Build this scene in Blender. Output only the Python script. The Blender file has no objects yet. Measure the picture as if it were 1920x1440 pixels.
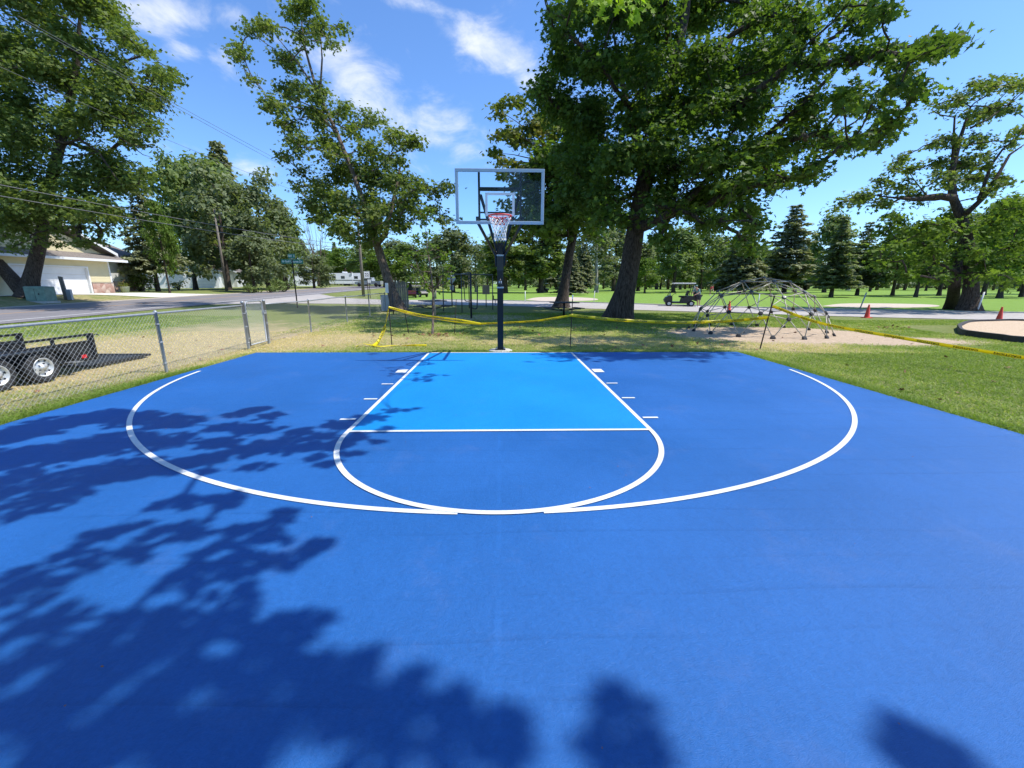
import bpy, bmesh, math, random
import numpy as np
from mathutils import Vector, Matrix, noise as mnoise
random.seed(7)
SC = bpy.context.scene
COL = SC.collection
R = math.radians
PI = math.pi

# ------------------------------------------------------------------ camera
F, PIT, ROL, YAW = 778.44, 0.2376, 0.00298, 0.02802      # pixels at 1920 wide
CAM = np.array([0.0025, -10.451, 1.710])
cd = bpy.data.cameras.new('camera'); cam = bpy.data.objects.new('camera', cd); COL.objects.link(cam)
cd.sensor_fit = 'HORIZONTAL'; cd.sensor_width = 36.0; cd.lens = F/1920*36.0
cd.clip_start = 0.05; cd.clip_end = 3000
cam.location = CAM
cam.matrix_world = (Matrix.Translation(Vector(CAM)) @ Matrix.Rotation(-YAW, 4, 'Z')
                    @ Matrix.Rotation(PI/2-PIT, 4, 'X') @ Matrix.Rotation(ROL, 4, 'Z'))
SC.camera = cam

def ray(u, v):
    """direction from the camera with unit depth along the view axis"""
    u -= 960; v -= 720; c, s = math.cos(ROL), math.sin(ROL)
    a = (c*u+s*v)/F; b = -(-s*u+c*v)/F
    Y = math.cos(PIT)+b*math.sin(PIT); Z = -math.sin(PIT)+b*math.cos(PIT)
    return np.array([a*math.cos(YAW)+Y*math.sin(YAW), -a*math.sin(YAW)+Y*math.cos(YAW), Z])
def P(u, v, zc): return CAM + ray(u, v)*zc
def sm(a, b, x):
    t = np.clip((x-a)/(b-a), 0, 1); return t*t*(3-2*t)
def zt(x, y):
    r = np.clip(0.0145*(y-8), 0, 1.0)
    w = sm(-9., -20., x)
    hb = np.maximum(0.75, r+0.12); wb = sm(-31.6, -35.3, x)
    return r*w*(1-wb)+hb*wb
def G(x, y): return float(zt(x, y))-0.03
def gp(u, v):
    """the point of the ground seen at a pixel"""
    d = ray(u, v); t = 1.0
    for k in range(4000):
        p = CAM+d*t
        if p[2] <= G(p[0], p[1]): break
        t += max(0.02, t*0.002)
        if t > 1500: break
    return p
def at(u, zc):
    """a point of the ground in pixel column u (near the horizon) at a given depth"""
    d = ray(u, 545.); p = CAM+d*zc
    return np.array([p[0], p[1], G(p[0], p[1])])

# ------------------------------------------------------------------ materials
def newmat(name):
    m = bpy.data.materials.new(name); m.use_nodes = True
    nt = m.node_tree; b = nt.nodes['Principled BSDF']
    return m, nt, b
def N(nt, t, **kw):
    n = nt.nodes.new(t)
    for k, v in kw.items():
        if k.startswith('i_'):
            key = k[2:]; n.inputs[int(key) if key.isdigit() else key.replace('_', ' ')].default_value = v
        else: setattr(n, k, v)
    return n
def rgba(c): return (c[0], c[1], c[2], 1)
def pmat(name, col, rough=0.6, metal=0.0, var=0.15, scale=6.0, bump=0.0, bscale=60.0, spec=0.5, col2=None, stretch=(1,1,1)):
    m, nt, b = newmat(name); L = nt.links
    tc = N(nt, 'ShaderNodeTexCoord'); mp = N(nt, 'ShaderNodeMapping'); mp.inputs['Scale'].default_value = stretch
    L.new(tc.outputs['Object'], mp.inputs[0])
    nz = N(nt, 'ShaderNodeTexNoise', i_Scale=scale, i_Detail=5.0, i_Roughness=0.6); L.new(mp.outputs[0], nz.inputs['Vector'])
    rp = N(nt, 'ShaderNodeValToRGB'); L.new(nz.outputs[0], rp.inputs[0])
    c2 = col2 or [min(1, c*(1+var)) for c in col]
    rp.color_ramp.elements[0].position = 0.32; rp.color_ramp.elements[1].position = 0.68
    rp.color_ramp.elements[0].color = rgba([c*(1-var) for c in col]); rp.color_ramp.elements[1].color = rgba(c2)
    L.new(rp.outputs[0], b.inputs['Base Color'])
    b.inputs['Roughness'].default_value = rough; b.inputs['Metallic'].default_value = metal
    b.inputs['Specular IOR Level'].default_value = spec
    if bump > 0:
        nb = N(nt, 'ShaderNodeTexNoise', i_Scale=bscale, i_Detail=4.0); L.new(mp.outputs[0], nb.inputs['Vector'])
        bp = N(nt, 'ShaderNodeBump', i_Strength=bump, i_Distance=0.02); L.new(nb.outputs[0], bp.inputs['Height'])
        L.new(bp.outputs[0], b.inputs['Normal'])
    return m
def leafmat(name, cols, trans=0.3, rough=0.45, spec=0.4):
    """cols: 3 leaf colours spread over the leaves by a per-leaf value"""
    m, nt, b = newmat(name); L = nt.links
    a = N(nt, 'ShaderNodeAttribute', attribute_name='rnd')
    rp = N(nt, 'ShaderNodeValToRGB'); L.new(a.outputs['Fac'], rp.inputs[0])
    e = rp.color_ramp.elements; e[0].position = 0.12; e[1].position = 0.9
    e[0].color = rgba(cols[0]); e[1].color = rgba(cols[-1])
    for i, c in enumerate(cols[1:-1]):
        k = e.new(0.12+0.78*(i+1)/(len(cols)-1)); k.color = rgba(c)
    L.new(rp.outputs[0], b.inputs['Base Color']); b.inputs['Roughness'].default_value = rough
    b.inputs['Specular IOR Level'].default_value = spec
    tr = N(nt, 'ShaderNodeBsdfTranslucent'); mx = N(nt, 'ShaderNodeMixShader'); mx.inputs[0].default_value = trans
    hs = N(nt, 'ShaderNodeMix', data_type='RGBA', blend_type='MULTIPLY'); hs.inputs[0].default_value = 1.0
    L.new(rp.outputs[0], hs.inputs[6]); hs.inputs[7].default_value = (1.5, 1.6, 0.6, 1)
    L.new(hs.outputs[2], tr.inputs[0])
    L.new(b.outputs[0], mx.inputs[1]); L.new(tr.outputs[0], mx.inputs[2])
    L.new(mx.outputs[0], nt.nodes['Material Output'].inputs[0])
    return m
def barkmat(name, c1, c2, scale=5):
    m, nt, b = newmat(name); L = nt.links
    tc = N(nt, 'ShaderNodeTexCoord'); mp = N(nt, 'ShaderNodeMapping'); mp.inputs['Scale'].default_value = (scale*2.2, scale*2.2, scale*0.35)
    L.new(tc.outputs['Object'], mp.inputs[0])
    nz = N(nt, 'ShaderNodeTexNoise', i_Scale=1.6, i_Detail=8.0, i_Roughness=0.65, i_Distortion=0.6); L.new(mp.outputs[0], nz.inputs['Vector'])
    rp = N(nt, 'ShaderNodeValToRGB'); L.new(nz.outputs[0], rp.inputs[0])
    rp.color_ramp.elements[0].position = 0.38; rp.color_ramp.elements[1].position = 0.62
    rp.color_ramp.elements[0].color = rgba(c1); rp.color_ramp.elements[1].color = rgba(c2)
    L.new(rp.outputs[0], b.inputs['Base Color']); b.inputs['Roughness'].default_value = 0.9
    b.inputs['Specular IOR Level'].default_value = 0.15
    bp = N(nt, 'ShaderNodeBump', i_Strength=1.0, i_Distance=0.06); L.new(nz.outputs[0], bp.inputs['Height']); L.new(bp.outputs[0], b.inputs['Normal'])
    return m
M = {}
M['leaf_maple'] = leafmat('leaf_maple', [(.050,.094,.022), (.088,.148,.030), (.160,.238,.048)], 0.42, 0.55, 0.22)
M['leaf_olive'] = leafmat('leaf_olive', [(.085,.115,.028), (.135,.170,.038), (.23,.20,.065)], 0.38, 0.6, 0.18)
M['leaf_left'] = leafmat('leaf_left', [(.078,.118,.034), (.125,.175,.046), (.205,.240,.072)], 0.38, 0.6, 0.2)
M['leaf_over'] = leafmat('leaf_over', [(.12,.22,.015), (.20,.32,.02), (.30,.42,.03)], 0.5, 0.6, 0.15)
M['leaf_bright'] = leafmat('leaf_bright', [(.070,.120,.024), (.120,.190,.034), (.185,.255,.050)], 0.38, 0.65, 0.12)
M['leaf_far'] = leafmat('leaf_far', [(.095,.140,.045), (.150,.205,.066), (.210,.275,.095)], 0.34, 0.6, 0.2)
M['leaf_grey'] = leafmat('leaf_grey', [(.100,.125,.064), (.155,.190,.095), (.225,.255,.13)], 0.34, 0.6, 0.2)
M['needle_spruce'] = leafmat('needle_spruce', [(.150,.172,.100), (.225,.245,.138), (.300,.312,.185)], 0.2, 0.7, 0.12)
M['needle_pine'] = leafmat('needle_pine', [(.09,.135,.04), (.150,.205,.055), (.22,.27,.075)], 0.25, 0.6, 0.2)
M['bark'] = barkmat('bark', (.035,.026,.020), (.125,.098,.080))
M['bark_light'] = barkmat('bark_light', (.075,.055,.042), (.24,.19,.155))
M['bark_birch'] = barkmat('bark_birch', (.20,.18,.16), (.55,.52,.47))
M['steel'] = pmat('steel', (.42,.44,.45), 0.38, 0.75, 0.12, 20)
M['dome_tube'] = pmat('dome_tube', (.40,.37,.30), 0.55, 0.2, 0.35, 9)
M['zinc'] = pmat('zinc', (.33,.35,.37), 0.5, 0.35, 0.15, 14)
M['wire_far'] = pmat('wire_far', (.20,.21,.21), 0.6, 0.2, 0.1, 14)
M['wire'] = pmat('wire', (.30,.32,.33), 0.5, 0.3, 0.1, 14)
M['cable'] = pmat('cable', (.16,.16,.17), 0.5, 0.2, 0.1, 6)
M['black_metal'] = pmat('black_metal', (.010,.011,.014), 0.3, 0.0, 0.2, 10)
M['pole_blue'] = pmat('pole_blue', (.003,.005,.010), 0.3, 0.0, 0.2, 8, spec=0.35)
M['black_paint'] = pmat('black_paint', (.018,.019,.022), 0.38, 0.0, 0.3, 8)
M['grey_paint'] = pmat('grey_paint', (.07,.08,.085), 0.45, 0.1, 0.2, 12)
M['frame_grey'] = pmat('frame_grey', (.42,.50,.57), 0.45, 0.1, 0.04, 5)
M['white_mark'] = pmat('white_mark', (.72,.75,.78), 0.5, 0, 0.03, 5)
M['rim_red'] = pmat('rim_red', (.72,.035,.02), 0.4, 0, 0.1, 12)
M['net_white'] = pmat('net_white', (.82,.80,.78), 0.8, 0, 0.06, 30)
M['concrete'] = pmat('concrete', (.46,.44,.40), 0.9, 0, 0.14, 4, 0.3, 50)
M['driveway'] = pmat('driveway', (.62,.59,.54), 0.9, 0, 0.08, 1.5, 0.2, 40)
M['tape'] = pmat('tape', (.86,.74,.02), 0.35, 0, 0.05, 8)
nt_ = M['tape'].node_tree; tr_ = nt_.nodes.new('ShaderNodeBsdfTranslucent'); tr_.inputs[0].default_value = (.95,.80,.02,1); mx_ = nt_.nodes.new('ShaderNodeMixShader'); mx_.inputs[0].default_value = .4
nt_.links.new(nt_.nodes['Principled BSDF'].outputs[0], mx_.inputs[1]); nt_.links.new(tr_.outputs[0], mx_.inputs[2]); nt_.links.new(mx_.outputs[0], nt_.nodes['Material Output'].inputs[0])
M['tape_ink'] = pmat('tape_ink', (.02,.02,.02), 0.5, 0, 0.1, 8)
M['rust'] = pmat('rust', (.045,.030,.024), 0.8, 0.2, 0.4, 30)
M['cone'] = pmat('cone', (.80,.07,.03), 0.45, 0, 0.08, 8)
M['rubber'] = pmat('rubber', (.022,.022,.024), 0.75, 0, 0.25, 12)
M['chrome'] = pmat('chrome', (.66,.67,.68), 0.42, 0.45, 0.1, 10)
M['wood_grey'] = pmat('wood_grey', (.22,.20,.175), 0.85, 0, 0.35, 5, 0.4, 30, stretch=(6,6,.5))
M['wood_pole'] = pmat('wood_pole', (.20,.17,.14), 0.9, 0, 0.35, 4, 0.4, 30, stretch=(8,8,.4))
M['siding_yellow'] = pmat('siding_yellow', (.66,.58,.36), 0.7, 0, 0.04, 1.0)
M['white_paint'] = pmat('white_paint', (.76,.77,.78), 0.55, 0, 0.04, 2)
M['siding_grey'] = pmat('siding_grey', (.55,.56,.55), 0.7, 0, 0.05, 2)
M['shingle'] = pmat('shingle', (.19,.165,.15), 0.9, 0, 0.3, 9, 0.4, 40)
M['glass_dark'] = pmat('glass_dark', (.02,.025,.03), 0.08, 0, 0.1, 3, spec=0.8)
M['box_green'] = pmat('box_green', (.17,.26,.20), 0.5, 0, 0.25, 3)
M['sign_green'] = pmat('sign_green', (.0,.16,.12), 0.4, 0, 0.05, 3)
M['sign_back'] = pmat('sign_back', (.42,.45,.48), 0.45, 0.4, 0.08, 4)
M['tan_panel'] = pmat('tan_panel', (.30,.22,.14), 0.7, 0, 0.1, 5)
M['burgundy'] = pmat('burgundy', (.06,.008,.015), 0.25, 0, 0.1, 4)
M['cream_plastic'] = pmat('cream_plastic', (.72,.70,.62), 0.4, 0, 0.05, 4)
M['silver_paint'] = pmat('silver_paint', (.42,.44,.46), 0.3, 0.3, 0.05, 3)
M['red_plastic'] = pmat('red_plastic', (.6,.02,.03), 0.3, 0, 0.1, 6)
M['skin'] = pmat('skin', (.50,.29,.20), 0.55, 0, 0.06, 12)
M['hair'] = pmat('hair', (.07,.045,.03), 0.8, 0, 0.2, 40)
M['shirt_teal'] = pmat('shirt_teal', (.13,.25,.26), 0.85, 0, 0.12, 12)
M['shirt_red'] = pmat('shirt_red', (.70,.06,.10), 0.85, 0, 0.1, 12)
M['shorts_tan'] = pmat('shorts_tan', (.34,.25,.19), 0.85, 0, 0.1, 12)
M['shorts_dark'] = pmat('shorts_dark', (.05,.055,.07), 0.85, 0, 0.1, 12)
M['leaf_dead'] = pmat('leaf_dead', (.22,.10,.05), 0.8, 0, 0.3, 30)
M['timber_dark'] = pmat('timber_dark', (.035,.033,.034), 0.7, 0, 0.3, 6, 0.3, 30)
M['flower'] = pmat('flower', (.65,.40,.20), 0.8, 0, 0.4, 30)

# stone veneer
m, nt, b = newmat('stone_veneer'); L = nt.links
tc = N(nt, 'ShaderNodeTexCoord'); vo = N(nt, 'ShaderNodeTexVoronoi', i_Scale=3.2); L.new(tc.outputs['Object'], vo.inputs['Vector'])
rp = N(nt, 'ShaderNodeValToRGB'); L.new(vo.outputs['Color'], rp.inputs[0])
rp.color_ramp.elements[0].color = (.32,.14,.10,1); rp.color_ramp.elements[1].color = (.62,.50,.42,1)
L.new(rp.outputs[0], b.inputs['Base Color']); b.inputs['Roughness'].default_value = 0.85
bp = N(nt, 'ShaderNodeBump', i_Strength=0.8, i_Distance=0.05); L.new(vo.outputs['Distance'], bp.inputs['Height']); bp.invert = True; L.new(bp.outputs[0], b.inputs['Normal'])
M['stone'] = m

# clear board
m, nt, b = newmat('clear_board'); L = nt.links
gl = N(nt, 'ShaderNodeBsdfGlossy', i_Roughness=0.03); tb = N(nt, 'ShaderNodeBsdfTransparent'); tb.inputs[0].default_value = (.93,.97,.98,1)
fr = N(nt, 'ShaderNodeFresnel', i_IOR=1.28); mx = N(nt, 'ShaderNodeMixShader')
L.new(fr.outputs[0], mx.inputs[0]); L.new(tb.outputs[0], mx.inputs[1]); L.new(gl.outputs[0], mx.inputs[2])
L.new(mx.outputs[0], nt.nodes['Material Output'].inputs[0]); M['clear'] = m

# court paint: fine-grained acrylic over asphalt
def courtmat(name, col, col2, rough, wear=1.0):
    m, nt, b = newmat(name); L = nt.links
    tc = N(nt, 'ShaderNodeTexCoord')
    def nz(s, d=4.0, r=.55, st=None):
        n = N(nt, 'ShaderNodeTexNoise', i_Scale=s, i_Detail=d, i_Roughness=r); src = tc.outputs['Object']
        if st: mp = N(nt, 'ShaderNodeMapping'); mp.inputs['Scale'].default_value = st; L.new(src, mp.inputs[0]); src = mp.outputs[0]
        L.new(src, n.inputs['Vector']); return n.outputs[0]
    def ma(a, k, c):
        x = N(nt, 'ShaderNodeMath', operation='MULTIPLY_ADD'); L.new(a, x.inputs[0]); x.inputs[1].default_value = k
        if isinstance(c, float): x.inputs[2].default_value = c
        else: L.new(c, x.inputs[2])
        return x.outputs[0]
    def mr(v, *a): x = N(nt, 'ShaderNodeMapRange', i_1=a[0], i_2=a[1], i_3=a[2], i_4=a[3]); L.new(v, x.inputs[0]); return x.outputs[0]
    big = nz(.5, 6.0); grain = nz(95., 5.0, .75); mid = nz(11., 6.0, .7, (1, .45, 1))
    g2 = nz(34., 4.0, .7); v = ma(g2, .7, ma(grain, .7, ma(mid, .45, ma(big, .8, -.83))))
    # roller passes run across the court, about one every 60 cm, with a slight wave
    wob = nz(.35, 2.0); sx = N(nt, 'ShaderNodeSeparateXYZ'); L.new(tc.outputs['Object'], sx.inputs[0])
    yy = ma(wob, .22, sx.outputs[1]); sc = N(nt, 'ShaderNodeMath', operation='MULTIPLY'); L.new(yy, sc.inputs[0]); sc.inputs[1].default_value = 3.35
    fr = N(nt, 'ShaderNodeMath', operation='FRACT'); L.new(sc.outputs[0], fr.inputs[0])
    st_ = mr(fr.outputs[0], .0, .13, 1.0, 0.0); brk = mr(nz(1.1, 3.0, .6, (.35, 1.6, 1)), .40, .62, 0.05, 1.0)
    sb = N(nt, 'ShaderNodeMath', operation='MULTIPLY'); L.new(st_, sb.inputs[0]); L.new(brk, sb.inputs[1])
    v = ma(sb.outputs[0], -.22*wear, v)
    # asphalt joint under the paint along the middle
    ax = N(nt, 'ShaderNodeMath', operation='ABSOLUTE'); L.new(ma(wob, .03, sx.outputs[0]), ax.inputs[0]); jn = mr(ax.outputs[0], .012, .022, 1.0, 0.0)
    jb = N(nt, 'ShaderNodeMath', operation='MULTIPLY'); L.new(jn, jb.inputs[0]); L.new(mr(nz(2.5), .45, .6, 0., 1.), jb.inputs[1]); v = ma(jb.outputs[0], .16*wear, v)
    mx = N(nt, 'ShaderNodeMix', data_type='RGBA'); L.new(mr(v, .2, 1.0, 0.0, 1.0), mx.inputs[0])
    mx.inputs[6].default_value = rgba([c*.80 for c in col]); mx.inputs[7].default_value = rgba([c*1.16 for c in col2])
    scf = mr(nz(7., 9.0, .82), .67, .80, 0.0, .5*wear)
    mx2 = N(nt, 'ShaderNodeMix', data_type='RGBA'); L.new(scf, mx2.inputs[0]); L.new(mx.outputs[2], mx2.inputs[6]); mx2.inputs[7].default_value = (.26,.34,.50,1)
    dst = mr(nz(1.3, 8.0, .7), .56, .80, 0.0, .22*wear)
    mx3 = N(nt, 'ShaderNodeMix', data_type='RGBA'); L.new(dst, mx3.inputs[0]); L.new(mx2.outputs[2], mx3.inputs[6]); mx3.inputs[7].default_value = (.16,.20,.36,1)
    L.new(mx3.outputs[2], b.inputs['Base Color'])
    L.new(mr(big, .3, .7, rough-.07, rough+.07), b.inputs['Roughness']); b.inputs['Specular IOR Level'].default_value = 0.34
    bp = N(nt, 'ShaderNodeBump', i_Strength=0.6, i_Distance=0.006); L.new(ma(g2, 1.2, ma(grain, 1.0, nz(260., 2.0))), bp.inputs['Height']); L.new(bp.outputs[0], b.inputs['Normal'])
    return m
M['court_blue'] = courtmat('court_blue', (.012,.108,.365), (.018,.127,.415), 0.5)
M['key_blue'] = courtmat('key_blue', (.0,.235,.64), (.0,.24,.65), 0.6, .4)
M['court_white'] = courtmat('court_white', (.74,.76,.78), (.74,.76,.78), 0.6, .25)
M['asphalt'] = pmat('asphalt', (.20,.185,.185), 0.85, 0, 0.14, 1.2, 0.4, 120, stretch=(3,.4,1))
M['asphalt_pale'] = pmat('asphalt_pale', (.40,.365,.335), 0.9, 0, 0.12, 1.5, 0.4, 90)
M['gravel'] = pmat('gravel', (.42,.36,.28), 0.95, 0, 0.25, 5, 0.6, 60)
M['sand'] = pmat('sand', (.52,.43,.33), 0.95, 0, 0.12, 3, 0.3, 60)
M['road_white'] = pmat('road_white', (.70,.70,.68), 0.7, 0, 0.15, 6)
M['road_yellow'] = pmat('road_yellow', (.62,.34,.10), 0.7, 0, 0.15, 6)
M['chips'] = pmat('chips', (.40,.27,.15), 0.9, 0, 0.1, 40, 1.0, 60, col2=(.78,.60,.42))

# ground: grass / dry grass / bare dirt / mown fairway by painted zones (mesh attributes) broken up with noise
def groundmat():
    m, nt, b = newmat('lawn_ground'); L = nt.links
    tc = N(nt, 'ShaderNodeTexCoord')
    def nz(s, d=5.0, r=0.6, st=None):
        n = N(nt, 'ShaderNodeTexNoise', i_Scale=s, i_Detail=d, i_Roughness=r)
        if st:
            mp = N(nt, 'ShaderNodeMapping'); mp.inputs['Scale'].default_value = st; L.new(tc.outputs['Object'], mp.inputs[0]); L.new(mp.outputs[0], n.inputs['Vector'])
        else: L.new(tc.outputs['Object'], n.inputs['Vector'])
        return n.outputs[0]
    def mix(f, a, c):
        x = N(nt, 'ShaderNodeMix', data_type='RGBA')
        L.new(f, x.inputs[0])
        for k, s in ((6, a), (7, c)):
            if isinstance(s, tuple): x.inputs[k].default_value = rgba(s)
            else: L.new(s, x.inputs[k])
        return x.outputs[2]
    def mr(v, a, b_, c=0.0, d=1.0):
        x = N(nt, 'ShaderNodeMapRange', i_1=a, i_2=b_, i_3=c, i_4=d); L.new(v, x.inputs[0]); return x.outputs[0]
    def add(a, c, k=1.0):
        x = N(nt, 'ShaderNodeMath', operation='MULTIPLY_ADD'); L.new(c, x.inputs[0]); x.inputs[1].default_value = k; L.new(a, x.inputs[2]); return x.outputs[0]
    def at_(n): return N(nt, 'ShaderNodeAttribute', attribute_name=n).outputs['Fac']
    fine = nz(38., 6.0, 0.75); mid = nz(3.2, 6.0, 0.7); big = nz(0.35, 5.0)
    clump = nz(9., 5.0, .75)
    green = mix(mr(add(fine, clump, .8), .72, 1.12), (.115,.150,.042), (.235,.275,.090))
    green = mix(mr(mid, .40, .70, 0, .6), green, (.24,.24,.09))
    dryc = mix(mr(add(fine, clump, .8), .70, 1.15), (.30,.24,.12), (.58,.47,.27))
    dmask = mr(add(add(at_('dry'), mid, .9), big, .5), 0.95, 1.45)
    g = mix(dmask, green, dryc)
    fair = mix(mr(nz(1.2), .3, .7), (.165,.270,.045), (.215,.330,.065))
    g = mix(at_('fairway'), g, fair)
    dirt = mix(mr(nz(14.), .3, .7), (.42,.32,.22), (.62,.48,.35))
    tmask = mr(add(add(at_('dirt'), mid, .8), fine, .35), 0.85, 1.25)
    g = mix(tmask, g, dirt)
    L.new(g, b.inputs['Base Color']); b.inputs['Roughness'].default_value = 0.95; b.inputs['Specular IOR Level'].default_value = 0.1
    bp = N(nt, 'ShaderNodeBump', i_Strength=0.7, i_Distance=0.05); L.new(fine, bp.inputs['Height']); L.new(bp.outputs[0], b.inputs['Normal'])
    return m
M['ground'] = groundmat()
# blades take the same two colours by a per-blade value
M['blade'] = leafmat('blade', [(.17,.25,.045), (.32,.40,.095), (.48,.46,.19), (.70,.57,.33)], 0.35, 0.6, 0.2)

# ------------------------------------------------------------------ mesh helpers
class MB:
    def __init__(s): s.v = []; s.f = []; s.sm = []; s.pc = []
    def add(s, vs, fs, smooth=False):
        o = len(s.v); s.pc.append((o, len(s.f))); s.v += [tuple(map(float, p)) for p in vs]; s.f += [tuple(i+o for i in f) for f in fs]; s.sm += [smooth]*len(fs); return s
    def box(s, a, b, bev=0.0):
        x0, y0, z0 = a; x1, y1, z1 = b
        if bev <= 0:
            return s.add([(x0,y0,z0),(x1,y0,z0),(x1,y1,z0),(x0,y1,z0),(x0,y0,z1),(x1,y0,z1),(x1,y1,z1),(x0,y1,z1)],
                  [(3,2,1,0),(4,5,6,7),(0,1,5,4),(1,2,6,5),(2,3,7,6),(3,0,4,7)])
        bm = bmesh.new(); bmesh.ops.create_cube(bm, size=1)
        for v in bm.verts: v.co = Vector(((x0+x1)/2+v.co.x*(x1-x0), (y0+y1)/2+v.co.y*(y1-y0), (z0+z1)/2+v.co.z*(z1-z0)))
        bmesh.ops.bevel(bm, geom=bm.edges[:], offset=bev, segments=2, affect='EDGES', profile=0.5)
        bm.verts.index_update()
        s.add([v.co for v in bm.verts], [[v.index for v in f.verts] for f in bm.faces]); bm.free(); return s
    def tube(s, pts, rad, n=8, cap=True, smooth=True, flat=1.0):
        pts = [np.array(p, float) for p in pts]
        if not hasattr(rad, '__len__'): rad = [rad]*len(pts)
        rings = []; up = np.array([0, 0, 1.]); prev = None
        for i, p in enumerate(pts):
            d = pts[min(i+1, len(pts)-1)]-pts[max(i-1, 0)]; d = d/(np.linalg.norm(d)+1e-9)
            if prev is None:
                a = np.cross(d, up if abs(d[2]) < 0.95 else np.array([1., 0, 0]))
            else: a = prev-d*np.dot(prev, d)
            a /= np.linalg.norm(a)+1e-9; prev = a; b = np.cross(d, a)
            rings.append([p+rad[i]*(a*math.cos(t)+b*flat*math.sin(t)) for t in [2*PI*k/n for k in range(n)]])
        vs = [q for r in rings for q in r]; fs = []
        for i in range(len(pts)-1):
            for k in range(n):
                k2 = (k+1) % n; fs.append((i*n+k, i*n+k2, (i+1)*n+k2, (i+1)*n+k))
        if cap: fs.append(tuple(range(n-1, -1, -1))); fs.append(tuple((len(pts)-1)*n+k for k in range(n)))
        return s.add(vs, fs, smooth)
    def lathe(s, prof, c=(0,0,0), n=24, axis='z', smooth=True):
        vs = []; fs = []
        for (r, h) in prof:
            for k in range(n):
                t = 2*PI*k/n; x, y = r*math.cos(t), r*math.sin(t)
                q = {'z': (x, y, h), 'x': (h, x, y), 'y': (x, h, y)}[axis]
                vs.append((q[0]+c[0], q[1]+c[1], q[2]+c[2]))
        for i in range(len(prof)-1):
            for k in range(n):
                k2 = (k+1) % n; fs.append((i*n+k, i*n+k2, (i+1)*n+k2, (i+1)*n+k))
        return s.add(vs, fs, smooth)
    def prism(s, poly, a, b, axis='y'):
        """extrude polygon given in the two other axes from a to b along axis"""
        def q(p, h): return {'y': (p[0], h, p[1]), 'x': (h, p[0], p[1]), 'z': (p[0], p[1], h)}[axis]
        n = len(poly); vs = [q(p, a) for p in poly]+[q(p, b) for p in poly]
        fs = [tuple(range(n)), tuple(range(2*n-1, n-1, -1))]+[(i, i+n, (i+1) % n+n, (i+1) % n) for i in range(n)]
        return s.add(vs, fs)
def mkmesh(name, mb, mat):
    me = bpy.data.meshes.new(name); me.from_pydata(mb.v, [], mb.f); me.materials.append(M[mat] if isinstance(mat, str) else mat)
    me.polygons.foreach_set('use_smooth', mb.sm); me.update()
    bm = bmesh.new(); bm.from_mesh(me); bmesh.ops.recalc_face_normals(bm, faces=bm.faces); bm.to_mesh(me); bm.free()
    return me
def link(name, me, parent=None, loc=None, world=False):
    o = bpy.data.objects.new(name, me); COL.objects.link(o)
    if parent is not None:
        o.parent = parent
        if world: o.location = -Vector(parent_loc(parent))
    if loc is not None: o.location = loc
    return o
def each(name, mb, mat, parent, world=False):
    """one child object for every piece added to the builder"""
    for i, (v0, f0) in enumerate(mb.pc):
        v1, f1 = mb.pc[i+1] if i+1 < len(mb.pc) else (len(mb.v), len(mb.f))
        m = MB(); m.add(mb.v[v0:v1], [tuple(k-v0 for k in f) for f in mb.f[f0:f1]]); m.sm = mb.sm[f0:f1]
        part(name, m, mat, parent, world=world)
def parent_loc(p):
    v = Vector(p.location)
    while p.parent is not None: p = p.parent; v = v+Vector(p.location)
    return v
def part(name, mb, mat, parent, loc=None, world=False, label=None):
    o = link(name, mkmesh(name, mb, mat), parent, loc, world)
    if label: o['label'] = label
    return o
def tag(o, label, cat, group=None):
    o['label'] = label; o['category'] = cat
    if group: o['group'] = group
    return o
def thing(name, label, cat, loc=(0,0,0), rz=0, group=None):
    o = bpy.data.objects.new(name, None); COL.objects.link(o); o.empty_display_size = 0.2
    o.location = tuple(float(a) for a in loc); o.rotation_euler = (0, 0, rz)
    return tag(o, label, cat, group)
def single(name, mb, mat, label, cat, group=None, loc=None):
    o = link(name, mkmesh(name, mb, mat), None, loc); return tag(o, label, cat, group)
def struct(name, mb, mat, kind='structure'):
    o = link(name, mkmesh(name, mb, mat)); o['kind'] = kind; return o
def dup(root, loc, rz=0, label=None, scale=None, group=None):
    def cp(o, par):
        c = o.copy(); COL.objects.link(c)
        if par is not None: c.parent = par
        for ch in list(o.children): cp(ch, c)
        return c
    r = cp(root, None); r.location = tuple(float(a) for a in loc); r.rotation_euler = (0, 0, rz)
    if label: r['label'] = label
    if scale is not None: r.scale = scale
    if group: r['group'] = group
    return r
def bulk(name, verts, fsizes, loops, rnd, mat, smooth=False):
    """fast mesh from numpy: verts (n,3), loops flat, fsizes per-face loop counts, rnd per face"""
    me = bpy.data.meshes.new(name)
    me.vertices.add(len(verts)); me.vertices.foreach_set('co', verts.astype(np.float32).ravel())
    me.loops.add(len(loops)); me.loops.foreach_set('vertex_index', loops.astype(np.int32))
    st = np.concatenate([[0], np.cumsum(fsizes)[:-1]]).astype(np.int32)
    me.polygons.add(len(fsizes)); me.polygons.foreach_set('loop_start', st); me.polygons.foreach_set('loop_total', fsizes.astype(np.int32))
    at_ = me.attributes.new('rnd', 'FLOAT', 'FACE'); at_.data.foreach_set('value', rnd.astype(np.float32))
    me.update(calc_edges=True); me.materials.append(M[mat]); return me

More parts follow.
